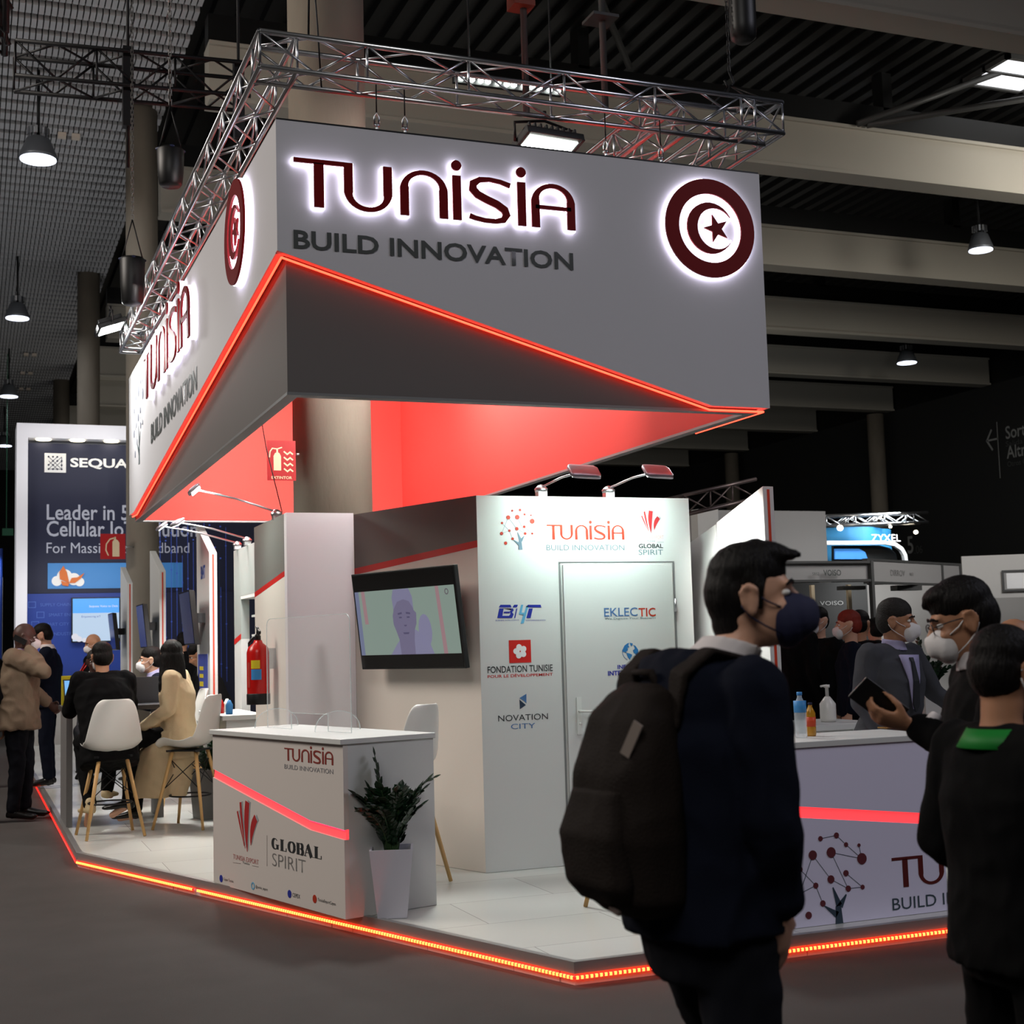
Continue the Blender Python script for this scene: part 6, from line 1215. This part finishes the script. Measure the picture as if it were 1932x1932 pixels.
# --- man with glasses holding a phone
J3 = dict(pelvis=(0,0,.93), chest=(.03,0,1.27), neck=(.045,0,1.44), head=(.10,0,1.575), shL=(.03,.18,1.39), shR=(.03,-.18,1.39), elL=(.12,.24,1.17), wrL=(.28,.13,1.27), hdL=(.85,-.1,.25), hnL=(-.3,-.55,.75), elR=(-.02,-.23,1.13), wrR=(.02,-.22,.92))
g3, P, h = person('man with glasses and white mask looking down at a phone, black jacket, at right', gl(1888,1300,4.1), 156, J3, .985, 'skin2', 'spiky', 'hair', 'blackcloth', 'blackcloth', mask='maskw', vox=.008, hy=-4, hp=16, fold=.006, curl=(.55,.6), hs=1.0, seed=7, collar='shirt', bulk=1.0)
m = MB()
for q in (1,-1):
    m.tube([h(.098+.004*math.cos(a),q*(.033+.021*math.cos(a)),.006+.016*math.sin(a)) for a in np.linspace(0,2*PI,17)[:-1]], .0018, 5, closed=True); m.tube([h(.097,q*.054,.012), h(.05,q*.078,.016), h(-.02,q*.082,.014)], .002, 5)
m.tube([h(.103,-.012,.01), h(.106,0,.013), h(.103,.012,.01)], .0018, 5); m.build('glasses', mat('glasses_frame', (60,60,64), .3, metal=.6), g3)
Mw = Matrix.Translation(g3.location) @ Matrix.Rotation(math.radians(156), 4, 'Z') @ Matrix.Scale(.985, 4)
hp_ = Mw @ (P['wrL']+Vector((.11,-.02,.075)))
ph = thing('smartphone', 'dark smartphone held up by the man with glasses', 'phone', hp_, math.radians(0))
du_ = (_r*.80-_u*.60).normalized(); dv_ = (_r*.45+_u*.72-_f*.35).normalized(); dv_ = (dv_-du_*dv_.dot(du_)).normalized()
m = MB(); m.obox((0,0,0), du_*.078, dv_*.042, du_.cross(dv_)*.005); bevel(m.build('body', M['black'], ph), .003)
m = MB(); m.lathe([(.047,-.011),(.047,.011)], P['wrL']-Vector((.03,0,0)), 16, ax=P['wrL']-P['elL']); m.build('shirt_cuff', M['shirt'], g3)
# --- grey suited man
J4 = dict(pelvis=(-.06,0,.93), chest=(0,0,1.26), neck=(.02,0,1.44), head=(.05,0,1.60), shR=(-.02,-.2,1.40), shL=(.02,.19,1.39), elR=(-.06,-.27,1.12), wrR=(.06,-.24,.92), elL=(.06,.36,1.16), wrL=(.18,.50,1.0))
g4, P, h = person('man in grey suit and tie with white mask behind the right counter', gl(1685,1300,8.0,.1), -70, J4, .93, 'skin2', 'short', 'hairgrey', 'greysuit', 'greysuit', mask='maskw', vox=.010, hy=22, hp=2, fold=.005, hs=1.12, seed=9, collar='lavshirt', shirt='lavshirt', tie='tie', bulk=1.12)
# --- bald masked man at the right border, and the crowd behind
g5, P, h = person('bald masked man cut by the right border behind the lanyard man', gl(1925,1300,6.2), 165, dict(), .90, 'skin2', 'bald', 'hair', 'blackcloth', 'blackcloth', mask='maskw', vox=.011, hp=10, seed=11, hs=1.1)
crowd = [((1548,12.0),200,.96,'skin1','short','blackcloth','dark haired masked visitor in black standing far behind the mask wearer',1),
         ((1626,12.6),30,1.0,'skin2','short','blackcloth','dark haired visitor just left of the grey suited man, standing behind',0),
         ((1607,11.2),150,.93,'skin1','short','navycloth','visitor with reddish hair and white mask left of the grey suited man',1),
         ((1500,11.5),10,1.0,'skin2','short','blackcloth','dark visitor hidden behind the navy mask of the foreground man',1),
         ((1655,14.4),90,.97,'skin1','short','tancloth','far visitor whose head shows beside the grey suited man collar',0)]
M['hairred'] = mat('reddish_hair', (120,44,34), .6, noise_s=50, noise_a=.3, spec=.18)
for i, ((px, t_), fc_, s_, sk_, hr_, jk_, lb, mk) in enumerate(crowd):
    person(lb, gl(px,1250,t_,.1 if gl(px,1250,t_)[0] < 7.2 else 0), fc_, dict(), s_, sk_, hr_, 'hairred' if i == 2 else 'hair', jk_, 'blackcloth', mask='maskw' if mk else None, vox=.016, seed=20+i, hs=1.05)
# --- tan jacket man on the phone at left
J7 = dict(head=(.055,0,1.60), neck=(.0,0,1.46), shR=(.0,-.18,1.42), elR=(.27,-.24,1.30), wrR=(.12,-.12,1.50), hdR=(-.45,.35,.75), hnR=(0,1,0), elL=(.05,.24,1.15), wrL=(.22,.16,1.02), pelvis=(0,0,.93), kneeL=(.05,.10,.49), ankL=(.04,.10,.085), toeL=(.2,.11,.04))
g7, P, h = person('bald man in tan jacket and white mask holding a phone to his ear at left', (0.44,14.1,0), -14, J7, 1.075, 'skin3', 'bald', 'hair', 'tancloth', 'trousers', mask='maskw', vox=.010, hy=10, hp=4, fold=.012, hem=.80, hs=1.05, seed=31, bulk=1.22, curl=(.5,.9), collar='lavshirt')
Mw = Matrix.Translation(g7.location) @ Matrix.Rotation(math.radians(-14), 4, 'Z') @ Matrix.Scale(1.075, 4)
ph = thing('smartphone', 'black phone pressed to the ear of the tan jacket man', 'phone', Mw @ Vector((.035,-.115,1.585)), math.radians(-14)); MB().obox((0,0,0), Vector((.055,-.0,-.03)), Vector((0,.006,0)), Vector((.012,0,.024))).build('body', M['black'], ph)
# --- other people at left
person('man in navy suit with white collar facing the tan jacket man', (0.82,16.3,.1), 170, dict(head=(.06,0,1.59), neck=(.0,0,1.455), elR=(.12,-.2,1.15), wrR=(.3,-.1,1.1), elL=(.1,.2,1.15), wrL=(.3,.1,1.12)), 1.05, 'skin1', 'short', 'hair', 'navycloth', 'navycloth', mask=None, vox=.013, hp=14, seed=33, collar='shirt')
g9, P, h = person('bald man in black with white mask standing behind the laptop at left', (1.42,17.6,.1), 195, dict(), .98, 'skin2', 'bald', 'hair', 'blackcloth', 'blackcloth', mask='maskw', vox=.013, hp=12, seed=35)
m = MB(); m.tube([P['neck']+Vector((.06,.06,-.01)), P['chest']+Vector((.16,.04,.02)), P['chest']+Vector((.165,0,-.12)), P['chest']+Vector((.16,-.04,.02)), P['neck']+Vector((.06,-.06,-.01))], .008, 6); m.build('lanyard', M['extred'], g9)
def seated(seat, lean=.10, hd=.0, foot=.30, kz=None, kx=.40):
    pz = seat+.09; return dict(pelvis=(0,0,pz), waist=(lean*.35,0,pz+.15), chest=(lean*.8,0,pz+.33), neck=(lean*1.25,0,pz+.515), head=(lean*1.25+.035,0,pz+.66), hip=(.02,.09,pz-.01), knee=(kx,.13,(kz or pz-.03)), ank=(kx-.06,.12,foot), toe=(kx+.10,.13,foot-.04), sh=(lean*1.15,.18,pz+.475), el=(lean+.12,.25,pz+.23), wr=(lean+.36,.16,pz+.28))
g10, P, h = person('man in black coat sitting on the left bar stool, seen from behind', (1.05,11.70,.1), 97, {**seated(.66,.16), 'ankL':(.05,.13,.22), 'toeL':(.12,.14,.08), 'ankR':(.42,-.08,.30)}, 1.0, 'skin2', 'short', 'hair', 'blackcloth', 'blackcloth', 'sneaker', mask='maskw', vox=.010, hy=4, seed=41, hs=1.0, hem=.72, bulk=1.16, fold=.008)
g12, P, h = person('long haired woman in beige coat sitting on a bar stool, seen from behind', (1.66,12.02,.1), 158, {**seated(.66,.02,kx=.36), 'el':(.02,.24,.98), 'wr':(.26,.14,.83), 'ankL':(.42,.06,.20), 'toeL':(.55,.06,.10), 'ankR':(.40,-.10,.10), 'toeR':(.54,-.12,.05)}, 1.0, 'skin1', 'long', 'hair', 'beige', 'blackcloth', 'shoe', vox=.010, hy=-72, hp=6, seed=43, hem=.74, bulk=1.0, fold=.007, skirt=[((.17,0,.24),.17,.23),((.14,0,.42),.19,.25),((.10,0,.62),.20,.24),((.03,0,.78),.19,.17)])
g11, P, h = person('man with lowered white mask and navy jacket leaning at the table, facing left', (1.88,13.75,.1), 182, seated(.66,.18), .97, 'skin1', 'short', 'hair', 'navycloth', 'navycloth', mask='maskw', vox=.010, hy=-8, hp=0, seed=45, hs=1.06, collar='lavshirt')
g14, P, h = person('greying man in grey jacket half hidden behind the seated man in black', (1.20,14.7,.1), 262, seated(.66,.1), .97, 'skin3', 'short', 'hairgrey', 'greysuit', 'greysuit', vox=.014, seed=47, collar='shirt')
g13, P, h = person('hunched person in black seated with back to the low counter behind the divider panel', (2.62,15.4,.1), 178, seated(.66,.2), 1.0, 'skin2', 'short', 'hair', 'blackcloth', 'blackcloth', vox=.014, hp=30, seed=49)
g15, P, h = person('dark clothed person standing before the starry navy wall', gl(345,1200,20.0,.1), 60, dict(), 1.0, 'skin2', 'short', 'hair', 'blackcloth', 'blackcloth', vox=.016, seed=51)
g16, P, h = person('black coated person cut by the left border behind the tan jacket man', gl(-48,1250,13.0), 80, dict(), 1.05, 'skin2', 'short', 'hair', 'blackcloth', 'blackcloth', vox=.016, seed=53)
g17, P, h = person('pair of dark trousers and shoes walking behind the tan jacket man', (0.15,17.8,0), 90, dict(), 1.02, 'skin2', 'short', 'hair', 'blackcloth', 'trousers', vox=.016, seed=55)
